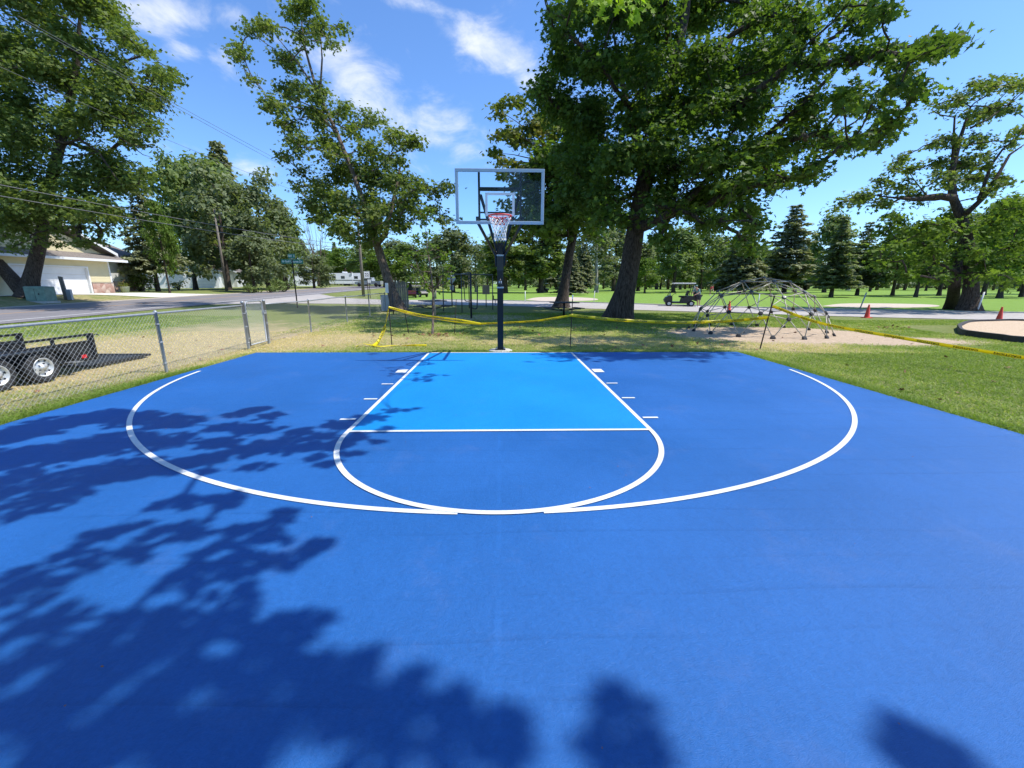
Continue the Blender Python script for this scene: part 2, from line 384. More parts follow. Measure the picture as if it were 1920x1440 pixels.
# leaf templates: x across, y along (0 = stalk), z lift
T_MAPLE = (np.array([(0,0,0),(.16,.10,.02),(.52,.14,.07),(.30,.38,.03),(.50,.66,.05),(.17,.62,.02),(0,1.0,-.08),(-.17,.62,.02),(-.50,.66,.05),(-.30,.38,.03),(-.52,.14,.07),(-.16,.10,.02)])
           *np.array([1,1,1.6]), [[0,1,2,3],[0,3,4,5],[0,5,6,7],[0,7,8,9],[0,9,10,11]])
T_OVAL = (np.array([(0,0,0),(.30,.35,.08),(.20,.80,.04),(0,1.0,-.05),(-.20,.80,.04),(-.30,.35,.08)]), [[0,1,2,3],[0,3,4,5]])
T_TUFT = (np.array([(0,0,0),(.45,.30,.12),(.22,.62,0),(.30,.95,-.05),(0,.72,.1),(-.38,.85,0),(-.30,.40,.05)]), [[0,1,2,3,4],[0,4,5,6]])
T_NEEDLE = (np.array([(0,0,0),(.16,.35,.03),(0,1.0,-.03),(-.16,.35,.03)]), [[0,1,2,3]])
def leaves(name, C, Nn, S, tpl, rnd, mat, rng, T=None):
    """place a template at each centre: C (n,3), normals, sizes"""
    n = len(C); Nn = Nn/(np.linalg.norm(Nn, axis=1, keepdims=True)+1e-9)
    t = rng.normal(size=(n, 3)) if T is None else T
    b = t-Nn*np.sum(t*Nn, axis=1, keepdims=True); b /= np.linalg.norm(b, axis=1, keepdims=True)+1e-9
    a = np.cross(b, Nn)
    tv, tf = tpl; k = len(tv)
    V = C[:, None, :]+S[:, None, None]*(tv[None, :, 0, None]*a[:, None, :]+tv[None, :, 1, None]*b[:, None, :]+tv[None, :, 2, None]*Nn[:, None, :])
    lo = np.array([i for f in tf for i in f]); fs = np.array([len(f) for f in tf])
    loops = (lo[None, :]+(np.arange(n)*k)[:, None]).ravel()
    return bulk(name, V.reshape(-1, 3), np.tile(fs, n), loops, np.repeat(rnd, len(tf)), mat)
def crown_pts(clumps, rng, spray_r=0.45, per=16, dens=9.0, flat=0.5):
    """clumps: (centre, radius). leaves gathered in sprays inside each clump"""
    C = []; NN = []; RN = []; SP = []
    for (c, r) in clumps:
        c = np.array(c, float); ns = max(3, int(dens*r*r))
        d = rng.normal(size=(ns, 3)); d /= np.linalg.norm(d, axis=1, keepdims=True)
        rr = r*rng.uniform(0.15, 1.0, size=(ns, 1))**0.55
        sc = c+d*rr*np.array([1, 1, 0.8])
        tone = rng.uniform(0, 1)
        for j in range(ns):
            k = int(per*rng.uniform(0.6, 1.3)); sr = spray_r*rng.uniform(0.6, 1.35)
            ax = d[j]*np.array([1, 1, .35]); ax /= np.linalg.norm(ax)+1e-9
            q = rng.normal(size=(k, 3))*0.5*np.array([1, 1, flat])
            al = rng.uniform(-1, 1, size=(k, 1))
            off = (q+ax[None, :]*al*0.8)*sr; off[:, 2] -= 0.25*sr*(np.abs(al[:, 0]))**2
            C.append(sc[j]+off)
            n0 = np.array([0, 0, .9])+d[j]*0.55
            NN.append(n0+rng.normal(size=(k, 3))*0.55)
            RN.append(np.clip(0.30*tone+0.35*rng.uniform()+0.35*rng.uniform(size=k), 0, 1)); SP.append(sc[j])
    return np.concatenate(C), np.concatenate(NN), np.concatenate(RN), np.array(SP)
def curve3(p0, p1, bend, n=7, rng=None, jit=0.0):
    p0 = np.array(p0, float); p1 = np.array(p1, float); out = []
    for i in range(n):
        t = i/(n-1); q = p0*(1-t)+p1*t+np.array(bend)*4*t*(1-t)
        if rng is not None and 0 < i < n-1: q = q+rng.normal(size=3)*jit
        out.append(q)
    return out
def limbs(mb, trunk, clumps, rng, r0=0.16, seg=5, lo=0.35, twigs=3, rmin=.012, kk=.25):
    """grow boughs: every clump joins the nearest point already on the tree (short total path preferred), thick where many hang on it"""
    n = len(trunk); k0 = int(n*lo); pts = [np.array(p, float) for p, r in trunk[k0:]]; plen = [0.10*(len(pts)-i) for i in range(len(pts))]; par = [-1]*len(pts); nt_ = len(pts)
    C = np.array([c for c, r in clumps], float); m = len(C); best = np.full(m, 1e9); bp = np.zeros(m, int); rj = []; done = np.zeros(m, bool)
    def relax(i):
        v = C-pts[i]; d = np.linalg.norm(v, axis=1); pen = d*(1+.6*np.clip(-v[:, 2]/(d+.01), 0, 1))+kk*plen[i]
        u_ = (pen < best) & ~done; best[u_] = pen[u_]; bp[u_] = i
    for i in range(nt_): relax(i)
    for _ in range(m):
        j = int(np.argmin(np.where(done, 1e18, best))); done[j] = True; i = int(bp[j]); rj.append(clumps[j][1])
        plen.append(plen[i]+float(np.linalg.norm(C[j]-pts[i]))); pts.append(C[j]); par.append(i); relax(len(pts)-1)
    cnt = [0]*len(pts)
    for k in range(len(pts)-1, nt_-1, -1):
        cnt[k] += 1; cnt[par[k]] += cnt[k]
    rr = [max(rmin, min(r0, r0*.17*c**.55)) for c in cnt]
    for k in range(nt_, len(pts)):
        a, b_ = pts[par[k]], pts[k]; L_ = np.linalg.norm(b_-a); ra = rr[k] if par[k] < nt_ else min(rr[par[k]], rr[k]*1.15)
        if par[k] < nt_: ra = min(trunk[k0+par[k]][1]*.75, rr[k]*1.25)
        c = curve3(a, b_, np.array([0, 0, rng.uniform(-.02, .08)])*L_, seg, rng, .035*L_); mb.tube(c, [ra+(rr[k]*.85-ra)*j/(seg-1) for j in range(seg)], 6)
        for q in range(twigs):
            e = b_+rng.normal(size=3)*rj[k-nt_]*.33; st = c[int(rng.integers(seg//2, seg))]
            mb.tube([st, (st+e)/2+rng.normal(size=3)*.05, e], [rmin*1.4, rmin, rmin*.4], 3, cap=False)
def trunk_tube(mb, pts, rad, flare=1.0, n=14, rng=None):
    """trunk with root flare at the first point"""
    tp = [np.array(p, float) for p in pts]
    out = []; ro = []
    for i in range(len(tp)-1):
        for t in np.linspace(0, 1, 5)[:-1]:
            out.append(tp[i]*(1-t)+tp[i+1]*t); ro.append(rad[i]*(1-t)+rad[i+1]*t)
    out.append(tp[-1]); ro.append(rad[-1])
    z0 = tp[0][2]; vs = []; fs = []
    m_ = len(out)
    for i, (p, r) in enumerate(zip(out, ro)):
        h = p[2]-z0; fl = flare*math.exp(-h/(1.3*rad[0]+.01))
        for k in range(n):
            t = 2*PI*k/n; lob = 1+fl*(0.45+0.35*max(0, math.sin(2.5*t+1)))+0.06*math.sin(5*t+i*.5)*(1 if rng is None else rng.uniform(.3, 1.4))
            vs.append((p[0]+r*lob*math.cos(t), p[1]+r*lob*math.sin(t), p[2]))
    for i in range(m_-1):
        for k in range(n):
            k2 = (k+1) % n; fs.append((i*n+k, i*n+k2, (i+1)*n+k2, (i+1)*n+k))
    mb.add(vs, fs, True); return list(zip(out, ro))
def tree_at(name, label, base, trunk_pts, radii, clumps, leaf, size, tpl, rng, cat='tree', group=None, bark='bark', flare=1.0,
            dens=9.0, per=16, spray=0.45, r0=0.16, lo=0.35, extra=None, szvar=0.35):
    base = np.array(base, float); t = thing(name, label, cat, base, 0, group)
    mb = MB(); tr = trunk_tube(mb, [np.array(p)-base for p in trunk_pts], radii, flare, rng=rng)
    loc = [(np.array(c)-base, r) for c, r in clumps]
    limbs(mb, tr, loc, rng, r0, lo=lo)
    if extra:
        for pts, rr in extra: mb.tube([np.array(p)-base for p in pts], rr, 8)
    part('trunk', mb, bark, t)
    C, NN, RN, SP = crown_pts(loc, rng, spray, per, dens)
    S = size*rng.uniform(1-szvar, 1+szvar, size=len(C))
    link('crown', leaves('crown', C, NN, S, tpl, RN, leaf, rng), t)
    return t

# ------------------------------------------------------------------ world: sky and clouds
SUN = np.array([0.597, -0.03, 1.0]); SUN /= np.linalg.norm(SUN)
SEL = math.asin(SUN[2]); SAZ = math.atan2(SUN[0], SUN[1])
w = bpy.data.worlds.new('World'); SC.world = w; w.use_nodes = True; nt = w.node_tree; L = nt.links
bg = nt.nodes['Background']
sky = N(nt, 'ShaderNodeTexSky', sky_type='NISHITA'); sky.sun_disc = False; sky.sun_elevation = SEL; sky.sun_rotation = SAZ
sky.air_density = 1.0; sky.dust_density = 0.6; sky.ozone_density = 2.5; sky.altitude = 300
tc = N(nt, 'ShaderNodeTexCoord'); sx = N(nt, 'ShaderNodeSeparateXYZ'); L.new(tc.outputs['Generated'], sx.inputs[0])
def mth(op, a, b_=None, c=None, clamp=False):
    x = N(nt, 'ShaderNodeMath', operation=op); x.use_clamp = clamp
    for i, s in enumerate((a, b_, c)):
        if s is None: continue
        if isinstance(s, (int, float)): x.inputs[i].default_value = s
        else: L.new(s, x.inputs[i])
    return x.outputs[0]
az = mth('ARCTAN2', sx.outputs[0], sx.outputs[1]); el = mth('ARCSINE', sx.outputs[2])
def azel(u, v):
    d = ray(u, v); d = d/np.linalg.norm(d); return math.atan2(d[0], d[1]), math.asin(d[2])
BLOBS = [  # centre pixel, half length, half width (px), tilt in picture (deg, clockwise), strength
    (300, 28, 110, 42, 10, .78), (425, 30, 40, 26, -25, .62), (345, 100, 60, 26, 5, .62), (425, 115, 55, 30, 30, .66), (480, 150, 50, 20, 10, .5),
    (690, 175, 150, 50, 38, 1.0), (800, 240, 110, 48, 12, .95), (640, 150, 60, 45, 60, .8), (870, 275, 70, 22, 10, .55),
    (925, 95, 130, 42, 28, .95), (985, 140, 70, 28, 30, .8), (820, 20, 110, 22, 14, .75), (850, 55, 70, 20, 20, .45),
    (300, 272, 90, 16, 12, .55), (500, 325, 70, 16, 12, .5), (1060, 190, 60, 25, 20, .55), (620, 320, 60, 16, 0, .35)]
acc = None
for (u, v, hl, hw, ang, st) in BLOBS:
    a0, e0 = azel(u, v); a1, e1 = azel(u+hl*math.cos(R(ang)), v+hl*math.sin(R(ang))); a2, e2 = azel(u-hw*math.sin(R(ang)), v+hw*math.cos(R(ang)))
    m2 = np.linalg.inv(np.array([[a1-a0, a2-a0], [e1-e0, e2-e0]]))
    da = mth('SUBTRACT', az, a0); de = mth('SUBTRACT', el, e0)
    X = mth('ADD', mth('MULTIPLY', da, float(m2[0, 0])), mth('MULTIPLY', de, float(m2[0, 1])))
    Y = mth('ADD', mth('MULTIPLY', da, float(m2[1, 0])), mth('MULTIPLY', de, float(m2[1, 1])))
    d2 = mth('ADD', mth('MULTIPLY', X, X), mth('MULTIPLY', Y, Y))
    g = mth('MULTIPLY', mth('EXPONENT', mth('MULTIPLY', d2, -0.9)), st)
    acc = g if acc is None else mth('MAXIMUM', acc, g)
cx = N(nt, 'ShaderNodeCombineXYZ'); L.new(mth('MULTIPLY', az, 1.0), cx.inputs[0]); L.new(mth('MULTIPLY', el, 1.7), cx.inputs[1])
n1 = N(nt, 'ShaderNodeTexNoise', i_Scale=9.0, i_Detail=9.0, i_Roughness=0.62, i_Distortion=0.35); L.new(cx.outputs[0], n1.inputs['Vector'])
dens = mth('ADD', mth('MULTIPLY', acc, 0.62), mth('SUBTRACT', mth('MULTIPLY', n1.outputs[0], 1.5), 0.83))
mrn = N(nt, 'ShaderNodeMapRange', interpolation_type='SMOOTHSTEP', i_1=0.05, i_2=0.78, i_3=0.0, i_4=0.85); L.new(dens, mrn.inputs[0])
upw = mth('GREATER_THAN', sx.outputs[2], 0.0)
cf = mth('MULTIPLY', mrn.outputs[0], upw)
# cloud body colour is mixed by noise, from bluish white to near white
cmx = N(nt, 'ShaderNodeMix', data_type='RGBA'); L.new(n1.outputs[0], cmx.inputs[0]); cmx.inputs[6].default_value = (6.6, 7.3, 8.2, 1); cmx.inputs[7].default_value = (7.9, 8.0, 8.2, 1)
hs = N(nt, 'ShaderNodeMix', data_type='RGBA', blend_type='MULTIPLY'); hs.inputs[0].default_value = 1.0; L.new(sky.outputs[0], hs.inputs[6]); hs.inputs[7].default_value = (.98, 1.33, 1.76, 1)
mx = N(nt, 'ShaderNodeMix', data_type='RGBA'); L.new(cf, mx.inputs[0]); L.new(hs.outputs[2], mx.inputs[6]); L.new(cmx.outputs[2], mx.inputs[7])
L.new(mx.outputs[2], bg.inputs[0]); bg.inputs[1].default_value = 0.12
w.cycles.sampling_method = 'MANUAL'; w.cycles.sample_map_resolution = 512
sl = bpy.data.lights.new('sun', 'SUN'); sl.energy = 5.0; sl.angle = R(0.53); sl.color = (1.0, .955, .88)
so = bpy.data.objects.new('sun', sl); COL.objects.link(so); so.rotation_euler = Vector(SUN).to_track_quat('Z', 'Y').to_euler()
SC.view_settings.view_transform = 'Standard'; SC.view_settings.look = 'None'; SC.view_settings.exposure = 0.25; SC.view_settings.gamma = 1.0
SC.cycles.max_bounces = 8; SC.cycles.transparent_max_bounces = 12

# ------------------------------------------------------------------ ground
def axis(a, b, segs):
    out = []
    for (s, e, st) in segs: out += list(np.arange(s, e, st))
    return np.array(out+[b])
GX = axis(0, 1500, [(-1500, -300, 150), (-300, -80, 20), (-80, -40, 3), (-40, -16, .75), (-16, 22, .4), (22, 60, 2), (60, 200, 14), (200, 1500, 130)])
GY = axis(0, 1500, [(-400, -60, 40), (-60, -14, 3), (-14, 24, .4), (24, 60, 1.0), (60, 120, 4), (120, 300, 15), (300, 1500, 120)])
XX, YY = np.meshgrid(GX, GY); ZZ = zt(XX, YY)-0.03
def nfield(x, y, s): return np.sin(x*s*1.3+1.7*np.sin(y*s))*np.cos(y*s*.9+1.3*np.sin(x*s*1.1))
def f_dry(x, y):
    d = 0.0
    d = d+0.95*np.exp(-(((x+10.)/5.)**2+((y+1.0)/5.0)**2))+.25*np.exp(-(((x+9)/5.)**2+((y-7)/4.)**2))
    d = d+0.55*np.exp(-(((x+6.0)/4.5)**2+((y-2.6)/1.6)**2))
    d = d+0.50*np.exp(-(((x-2.5)/2.6)**2+((y-2.3)/1.1)**2))
    d = d+0.50*np.exp(-(((x-8.3)/2.8)**2+((y-1.0)/1.3)**2))
    d = d+0.35*np.exp(-(((x+6.)/5.)**2+((y-13)/2.0)**2))
    d = d+0.35*np.exp(-(((x+33)/2.0)**2+((y-22)/8.)**2))
    d = d-0.25*sm(7., 14., y)*sm(20., 10., y)
    edge = np.exp(-np.maximum(0, -6.2-x)*2.5)*sm(-1.0, -3., y)*(x < -6); d = d-0.8*edge
    d = d-0.35*((x > 6.5) & (y < 0))*sm(6.5, 9, x)
    return 0.16+.13*nfield(x, y, 1.9)*sm(-3, 2, y)+.10*nfield(x+3, y, 4.3)+d+0.07*nfield(x, y, .6)+0.16*np.exp(-((y-3.5)/3.5)**2)*(x > -12)*(x < 10)
def f_dirt(x, y):
    d = 1.25*np.exp(-((((x-9.9)/4.0)**2+((y-4.2)/2.6)**2)**2))
    d = np.maximum(d, 1.05*np.exp(-((((x-12.4)/2.9)**2+((y-2.4)/1.2)**2)**1.5)))
    d = np.maximum(d, .60*np.exp(-((((x+1.6)/4.5)**2+((y-11.5)/2.6)**2)**2)))
    d = np.maximum(d, .50*np.exp(-((((x+5.6)/2.0)**2+((y-12.5)/4.0)**2)**2)))
    d = np.maximum(d, .45*np.exp(-((((x-1.0)/5.0)**2+((y-7.5)/.7)**2)**2)))
    d = np.maximum(d, .6*np.exp(-(((x+7.0)/.35)**2))*(y > 3)*(y < 16))
    return d
def side_top(x):  # y of the far edge of the side road
    return np.interp(x, [-14, -8.7, -2, 8.1, 21, 32.8, 45, 80], [34, 34.5, 33.5, 28.5, 19.6, 15, 9.5, -4])
gmb = MB(); ny, nx = XX.shape
me = bpy.data.meshes.new('ground'); V = np.stack([XX, YY, ZZ], -1).reshape(-1, 3)
me.vertices.add(len(V)); me.vertices.foreach_set('co', V.astype(np.float32).ravel())
ii, jj = np.meshgrid(np.arange(ny-1), np.arange(nx-1), indexing='ij'); a = (ii*nx+jj).ravel()
lo_ = np.stack([a, a+1, a+nx+1, a+nx], -1).ravel()
me.loops.add(len(lo_)); me.loops.foreach_set('vertex_index', lo_.astype(np.int32)); me.polygons.add(len(a)); me.polygons.foreach_set('loop_start', (np.arange(len(a))*4).astype(np.int32)); me.polygons.foreach_set('loop_total', np.full(len(a), 4, np.int32))
me.polygons.foreach_set('use_smooth', np.ones(len(a), bool))
for nm, fl in (('dry', f_dry(XX, YY)), ('dirt', f_dirt(XX, YY)), ('fairway', sm(0, 1.0, YY-side_top(XX)-.4)*sm(-15, -11, XX))):
    q = me.attributes.new(nm, 'FLOAT', 'POINT'); q.data.foreach_set('value', fl.ravel().astype(np.float32))
me.update(calc_edges=True); me.materials.append(M['ground']); go = link('ground', me); go['kind'] = 'structure'

def cr(pts, n=8):
    """catmull-rom resample of a 2D polyline"""
    p = [np.array(q, float) for q in pts]; p = [2*p[0]-p[1]]+p+[2*p[-1]-p[-2]]; out = []
    for i in range(1, len(p)-2):
        for t in np.arange(0, 1, 1/n):
            out.append(.5*((2*p[i])+(-p[i-1]+p[i+1])*t+(2*p[i-1]-5*p[i]+4*p[i+1]-p[i+2])*t*t+(-p[i-1]+3*p[i]-3*p[i+1]+p[i+2])*t**3))
    out.append(p[-2]); return out
def strip(name, A, B, zoff, mat, across=10):
    mb = MB(); n = len(A); vs = []; fs = []
    for i in range(n):
        for k in range(across+1):
            q = A[i]*(1-k/across)+B[i]*k/across; vs.append((q[0], q[1], float(zt(q[0], q[1]))+zoff))
    w_ = across+1
    for i in range(n-1):
        for k in range(across): fs.append((i*w_+k, i*w_+k+1, (i+1)*w_+k+1, (i+1)*w_+k))
    mb.add(vs, fs, True); return struct(name, mb, mat)
def line(x0, x1, ys): return [np.array([x0, y]) for y in ys], [np.array([x1, y]) for y in ys]
ys = list(np.arange(-80, 100, 1.5))+list(np.arange(100, 400, 10))
strip('road', *line(-31.0, -21.0, ys), -0.004, 'asphalt', 12)
strip('road_edge_line', *line(-22.35, -22.22, ys), 0.0, 'road_white', 1)
strip('road_centre_line', *line(-26.5, -26.36, ys), 0.0, 'road_yellow', 1)
strip('road_shoulder', *line(-32.0, -31.0, ys), -0.006, 'gravel', 2)
lowr = cr([(-21.0,20.5),(-17.,22.7),(-12.,24.5),(-7.3,24.9),(0,23.0),(6.3,19.4),(12.5,16.2),(18.6,12.6),(25.9,9.6),(45,2),(80,-12)])
uppr = cr([(-21.0,39.5),(-16.5,33.5),(-12.5,33.2),(-8.7,34.5),(-2,33.5),(8.1,28.5),(14.5,24.),(21,19.6),(32.8,15),(45,9.5),(80,-4)])
strip('side_road', lowr, uppr, -0.008, 'asphalt_pale', 16)
# pale worn kerb line along the golf side of the side road
off = [q+np.array([.12, .28]) for q in uppr[26:]]
kb = MB()
for i in range(len(off)-1):
    a_, b_ = uppr[26+i], uppr[27+i]; c_, d_ = off[i+1], off[i]
    z = [float(zt(*q)) for q in (a_, b_, c_, d_)]
    kb.add([(q[0], q[1], zz-.03) for q, zz in zip((a_, b_, c_, d_), z)]+[(q[0], q[1], zz+.06) for q, zz in zip((a_, b_, c_, d_), z)], [(4,5,6,7),(0,1,5,4),(2,3,7,6)])
struct('kerb', kb, 'concrete')
# driveway
dA = [np.array(q) for q in [(-36.4,12.),(-36.4,20),(-36.4,28),(-34.,34.),(-32.0,39.)]]
dB = [np.array(q) for q in [(-35.1,12.),(-35.1,19),(-35.0,24.5),(-33.6,28.5),(-32.0,30.5)]]
strip('driveway', cr(dA), cr(dB), -0.002, 'driveway', 10)
def blob(name, pts, zoff, mat):
    q = cr(list(pts)+[pts[0]], 6)[:-1]; mb = MB(); c = sum(q)/len(q)
    vs = [(c[0], c[1], float(zt(*c))+zoff)]+[(p[0], p[1], float(zt(*p))+zoff) for p in q]; n = len(q)
    mb.add(vs, [(0, 1+i, 1+(i+1) % n) for i in range(n)]); return struct(name, mb, mat)
def gpx(l): return [gp(u, v)[:2] for u, v in l]
blob('sand_bunker', gpx([(985,562),(1010,557.5),(1060,557),(1110,559),(1120,562.5),(1080,564.5),(1020,564.5)]), -.02, 'sand')
blob('sand_bunker', gpx([(1540,574),(1580,569.5),(1650,569.),(1740,571),(1760,574.5),(1700,577),(1600,577)]), -.02, 'sand')

# ------------------------------------------------------------------ court
mb = MB().box((-6.15, -22, -.10), (6.15, .07, 0.0)); struct('court', mb, 'court_blue')
mb = MB().add([(-1.80,-5.76,.004),(1.80,-5.76,.004),(1.80,-.03,.004),(-1.80,-.03,.004)], [(0,1,2,3)]); struct('key_paint', mb, 'key_blue')
LW = .055; z = .008; mb = MB()
def rect(x0, y0, x1, y1, z=z): mb.add([(x0,y0,z),(x1,y0,z),(x1,y1,z),(x0,y1,z)], [(0,1,2,3)])
rect(-1.83, -LW, 1.83, 0)                       # baseline of the key
rect(-1.83, -5.735, -1.83+LW, -LW); rect(1.83-LW, -5.735, 1.83, -LW)
rect(-1.83, -5.79, 1.83, -5.735)                # free-throw line
for s in (-1, 1):
    def hr(y0, y1, wd=.2): rect(*(sorted((s*1.865, s*(1.865+wd)))[0], y0, sorted((s*1.865, s*(1.865+wd)))[1], y1))
    hr(-2.44, -2.135, .2); hr(-3.405, -3.353); hr(-4.37, -4.318); hr(-5.335, -5.283)
def arc(cx, cy, r, a0, a1, z, n=160):
    vs = []; fs = []
    for i in range(n+1):
        t = a0+(a1-a0)*i/n
        for rr in (r, r-LW): vs.append((cx+rr*math.cos(t), cy+rr*math.sin(t), z))
    for i in range(n): fs.append((2*i, 2*i+2, 2*i+3, 2*i+1))
    mb.add(vs, fs)
arc(0, -5.79, 1.83, PI, 2*PI, z)
struct('court_lines', mb, 'court_white')
mb = MB(); e = math.asin(.62/6.02)
arc(0, -1.6, 6.02, PI+e, 1.5*PI-.055, .006, 120); arc(0, -1.6, 6.02, 1.5*PI+.055, 2*PI-e, .006, 120)
struct('three_point_line', mb, 'court_white')

# ------------------------------------------------------------------ basketball hoop
h = thing('basketball_hoop', 'black post basketball hoop with clear backboard, red rim and white net behind the blue court', 'basketball hoop', (0, .42, G(0, .5)))
PX = 0.0; PY = .42   # post centre
part('concrete_footing', MB().lathe([(.0,.045),(.27,.045),(.31,.03),(.32,-.05)], n=26), 'concrete', h)
mb = MB().box((-.13,-.13,.045), (.13,.13,.075), .006); part('base_plate', mb, 'black_metal', h)
mb = MB()
for a in (-1, 1):
    for b_ in (-1, 1): mb.lathe([(.0,.10),(.018,.10),(.018,.06)], (a*.10, b_*.10, 0), 6, smooth=False)
each('anchor_bolt', mb, 'steel', h)
part('post', MB().box((-.0775,-.0775,.07), (.0775,.0775,2.72), .012), 'pole_blue', h)
mb = MB().box((-.088,-.088,2.40), (.088,.088,2.44), .004).box((-.088,-.088,1.62), (.088,.088,1.66), .004); each('post_collar', mb, 'steel', h)
mb = MB().box((-.035,-.090,1.70), (.035,-.0785,1.80), .004); part('height_plate', mb, 'white_mark', h)
mb = MB().box((-.06,-.14,1.70), (.06,-.094,1.74), .004).tube([(0,-.115,1.68),(0,-.115,1.85)], .012, 8); part('crank', mb, 'black_metal', h)
mb = MB().box((-.084,-.084,2.05), (.084,.084,2.40), .004); part('pivot_bracket', mb, 'black_metal', h)
BY = -1.22-PY   # board front in post space
for s in (-1, 1):
    mb = MB().tube([(s*.10,-.03,2.15), (s*.115,-.05,2.42), (s*.30,-.75,2.72), (s*.475,BY+.08,3.0), (s*.475,BY+.06,3.1)], .033, 8); part('lower_arm', mb, 'black_metal', h)
    mb = MB().tube([(s*.10,.02,2.3), (s*.10,-.1,2.6), (s*.40,BY+.10,3.52)], .033, 8); part('upper_arm', mb, 'black_metal', h)
bd = MB()
z0, z1 = 2.945, 4.01; fw = .062
bd.box((-.915,BY-.0,z0), (.915,BY+.04,z0+fw), .006).box((-.915,BY-.0,z1-fw), (.915,BY+.04,z1), .006)
bd.box((-.915,BY-.0,z0+fw+.001), (-.915+fw,BY+.04,z1-fw-.001), .006).box((.915-fw,BY-.0,z0+fw+.001), (.915,BY+.04,z1-fw-.001), .006)
part('backboard_frame', bd, 'frame_grey', h)
gp_ = part('glass_pane', MB().box((-.862,BY+.012,z0+.053), (.862,BY+.022,z1-.053)), 'clear', h)
mb = MB(); q0, q1 = z0+.155, z0+.155+.457
for (x0, x1, a, b_) in ((-.305,.305,q1-.05,q1), (-.305,.305,q0,q0+.05), (-.305,-.255,q0+.0505,q1-.0505), (.255,.305,q0+.0505,q1-.0505)):
    mb.box((x0, BY+.0075, a), (x1, BY+.0105, b_))
part('target_square', mb, 'white_mark', h)
mb = MB()
for s in (-1, 1): mb.box((s*.43-.022,BY+.045,z0+.06), (s*.43+.022,BY+.085,z1-.06), .004)
mb.box((-.408,BY+.045,3.60), (.408,BY+.10,3.67), .004).box((-.408,BY+.045,z0+.08), (.408,BY+.09,z0+.115), .003).box((-.408,BY+.045,z0+.22), (.408,BY+.08,z0+.25), .003)
part('support_frame', mb, 'black_metal', h)
# rim
RC = (0, BY-.15-.2286, 3.05); mb = MB()
mb.tube([(RC[0]+.2286*math.cos(t), RC[1]+.2286*math.sin(t), RC[2]) for t in np.linspace(0, 2*PI, 41)], .0135, 8, cap=False)
mb.box((-.12,BY-.02,2.92), (.12,BY-.001,3.07), .004); mb.box((-.07,BY-.16,3.035), (.07,BY-.02,3.045))
for s in (-1, 1): mb.tube([(s*.07,BY-.01,2.955), (s*.075,BY-.10,3.0), (s*.10,BY-.19,3.045)], .010, 6)
for k in range(12):
    t = 2*PI*(k+.5)/12; x, y = RC[0]+.2286*math.cos(t), RC[1]+.2286*math.sin(t)
    mb.tube([(x, y, 3.045), (x, y, 3.02)], .006, 5)
mb.tube([(-.225,RC[1]+.03,3.0), (-.15,BY-.05,3.0), (.15,BY-.05,3.0), (.225,RC[1]+.03,3.0)], .007, 6)
part('rim', mb, 'rim_red', h)
# net
mb = MB(); nl = 7; K = 12; rr = [.225, .19, .158, .135, .122, .115, .118]; zz = [3.02, 2.955, 2.885, 2.815, 2.745, 2.68, 2.62]
for k in range(K):
    for s in (-1, 1):
        pts = []
        for i in range(nl):
            t = 2*PI*(k+.5+s*.5*i)/K
            pts.append((RC[0]+rr[i]*math.cos(t), RC[1]+rr[i]*math.sin(t), zz[i]))
        mb.tube(pts, .0068, 5)
for k in range(K):
    t = 2*PI*(k+.5)/K; t2 = 2*PI*(k+1.0)/K
    mb.tube([(RC[0]+.118*math.cos(t), RC[1]+.118*math.sin(t), 2.62), (RC[0]+.116*math.cos((t+t2)/2), RC[1]+.116*math.sin((t+t2)/2), 2.575), (RC[0]+.118*math.cos(t2), RC[1]+.118*math.sin(t2), 2.62)], .006, 5)
part('net', mb, 'net_white', h)

# ------------------------------------------------------------------ text helper
def text_mesh(s, size, font_x=1.0):
    cu = bpy.data.curves.new('t', 'FONT'); cu.body = s; cu.size = size; cu.align_x = 'CENTER'; cu.align_y = 'CENTER'; cu.offset = size*.02
    o = bpy.data.objects.new('t', cu); COL.objects.link(o)
    dg = bpy.context.evaluated_depsgraph_get(); me = bpy.data.meshes.new_from_object(o.evaluated_get(dg))
    vs = [tuple(v.co) for v in me.vertices]; fs = [tuple(p.vertices) for p in me.polygons]
    bpy.data.objects.remove(o); bpy.data.curves.remove(cu); bpy.data.meshes.remove(me)
    return [(v[0]*font_x, v[1], v[2]) for v in vs], fs

# ------------------------------------------------------------------ fences
def FX(y): return -6.66-.032*(y+2)       # x of the fence line
def chain(mb, y0, y1, z0, z1, sp=.08, r=.0017):
    """woven wire: two families of slanted wires clipped to the panel"""
    H = z1-z0; Lr = y1-y0
    for s in (-1, 1):
        k = -H
        while k < Lr+H:
            a = k; b_ = k+s*H
            # param from bottom (a) to top (b_)
            t0, t1 = 0.0, 1.0
            if s > 0:
                t0 = max(0, -a/H); t1 = min(1, (Lr-a)/H)
            else:
                t0 = max(0, (a-Lr)/H); t1 = min(1, a/H)
            if t1 > t0+.02:
                ya, yb = y0+a+s*H*t0, y0+a+s*H*t1
                def bulge(y, t): return FX(y)+.012*math.sin(y*2.1)*math.sin(PI*t)
                n = 3 if y0 < 2 else 1
                pts = [(bulge(ya+(yb-ya)*j/n, t0+(t1-t0)*j/n)+s*.002, ya+(yb-ya)*j/n, z0+H*(t0+(t1-t0)*j/n)) for j in range(n+1)]
                mb.tube(pts, r, 3, cap=False, smooth=False)
            k += sp
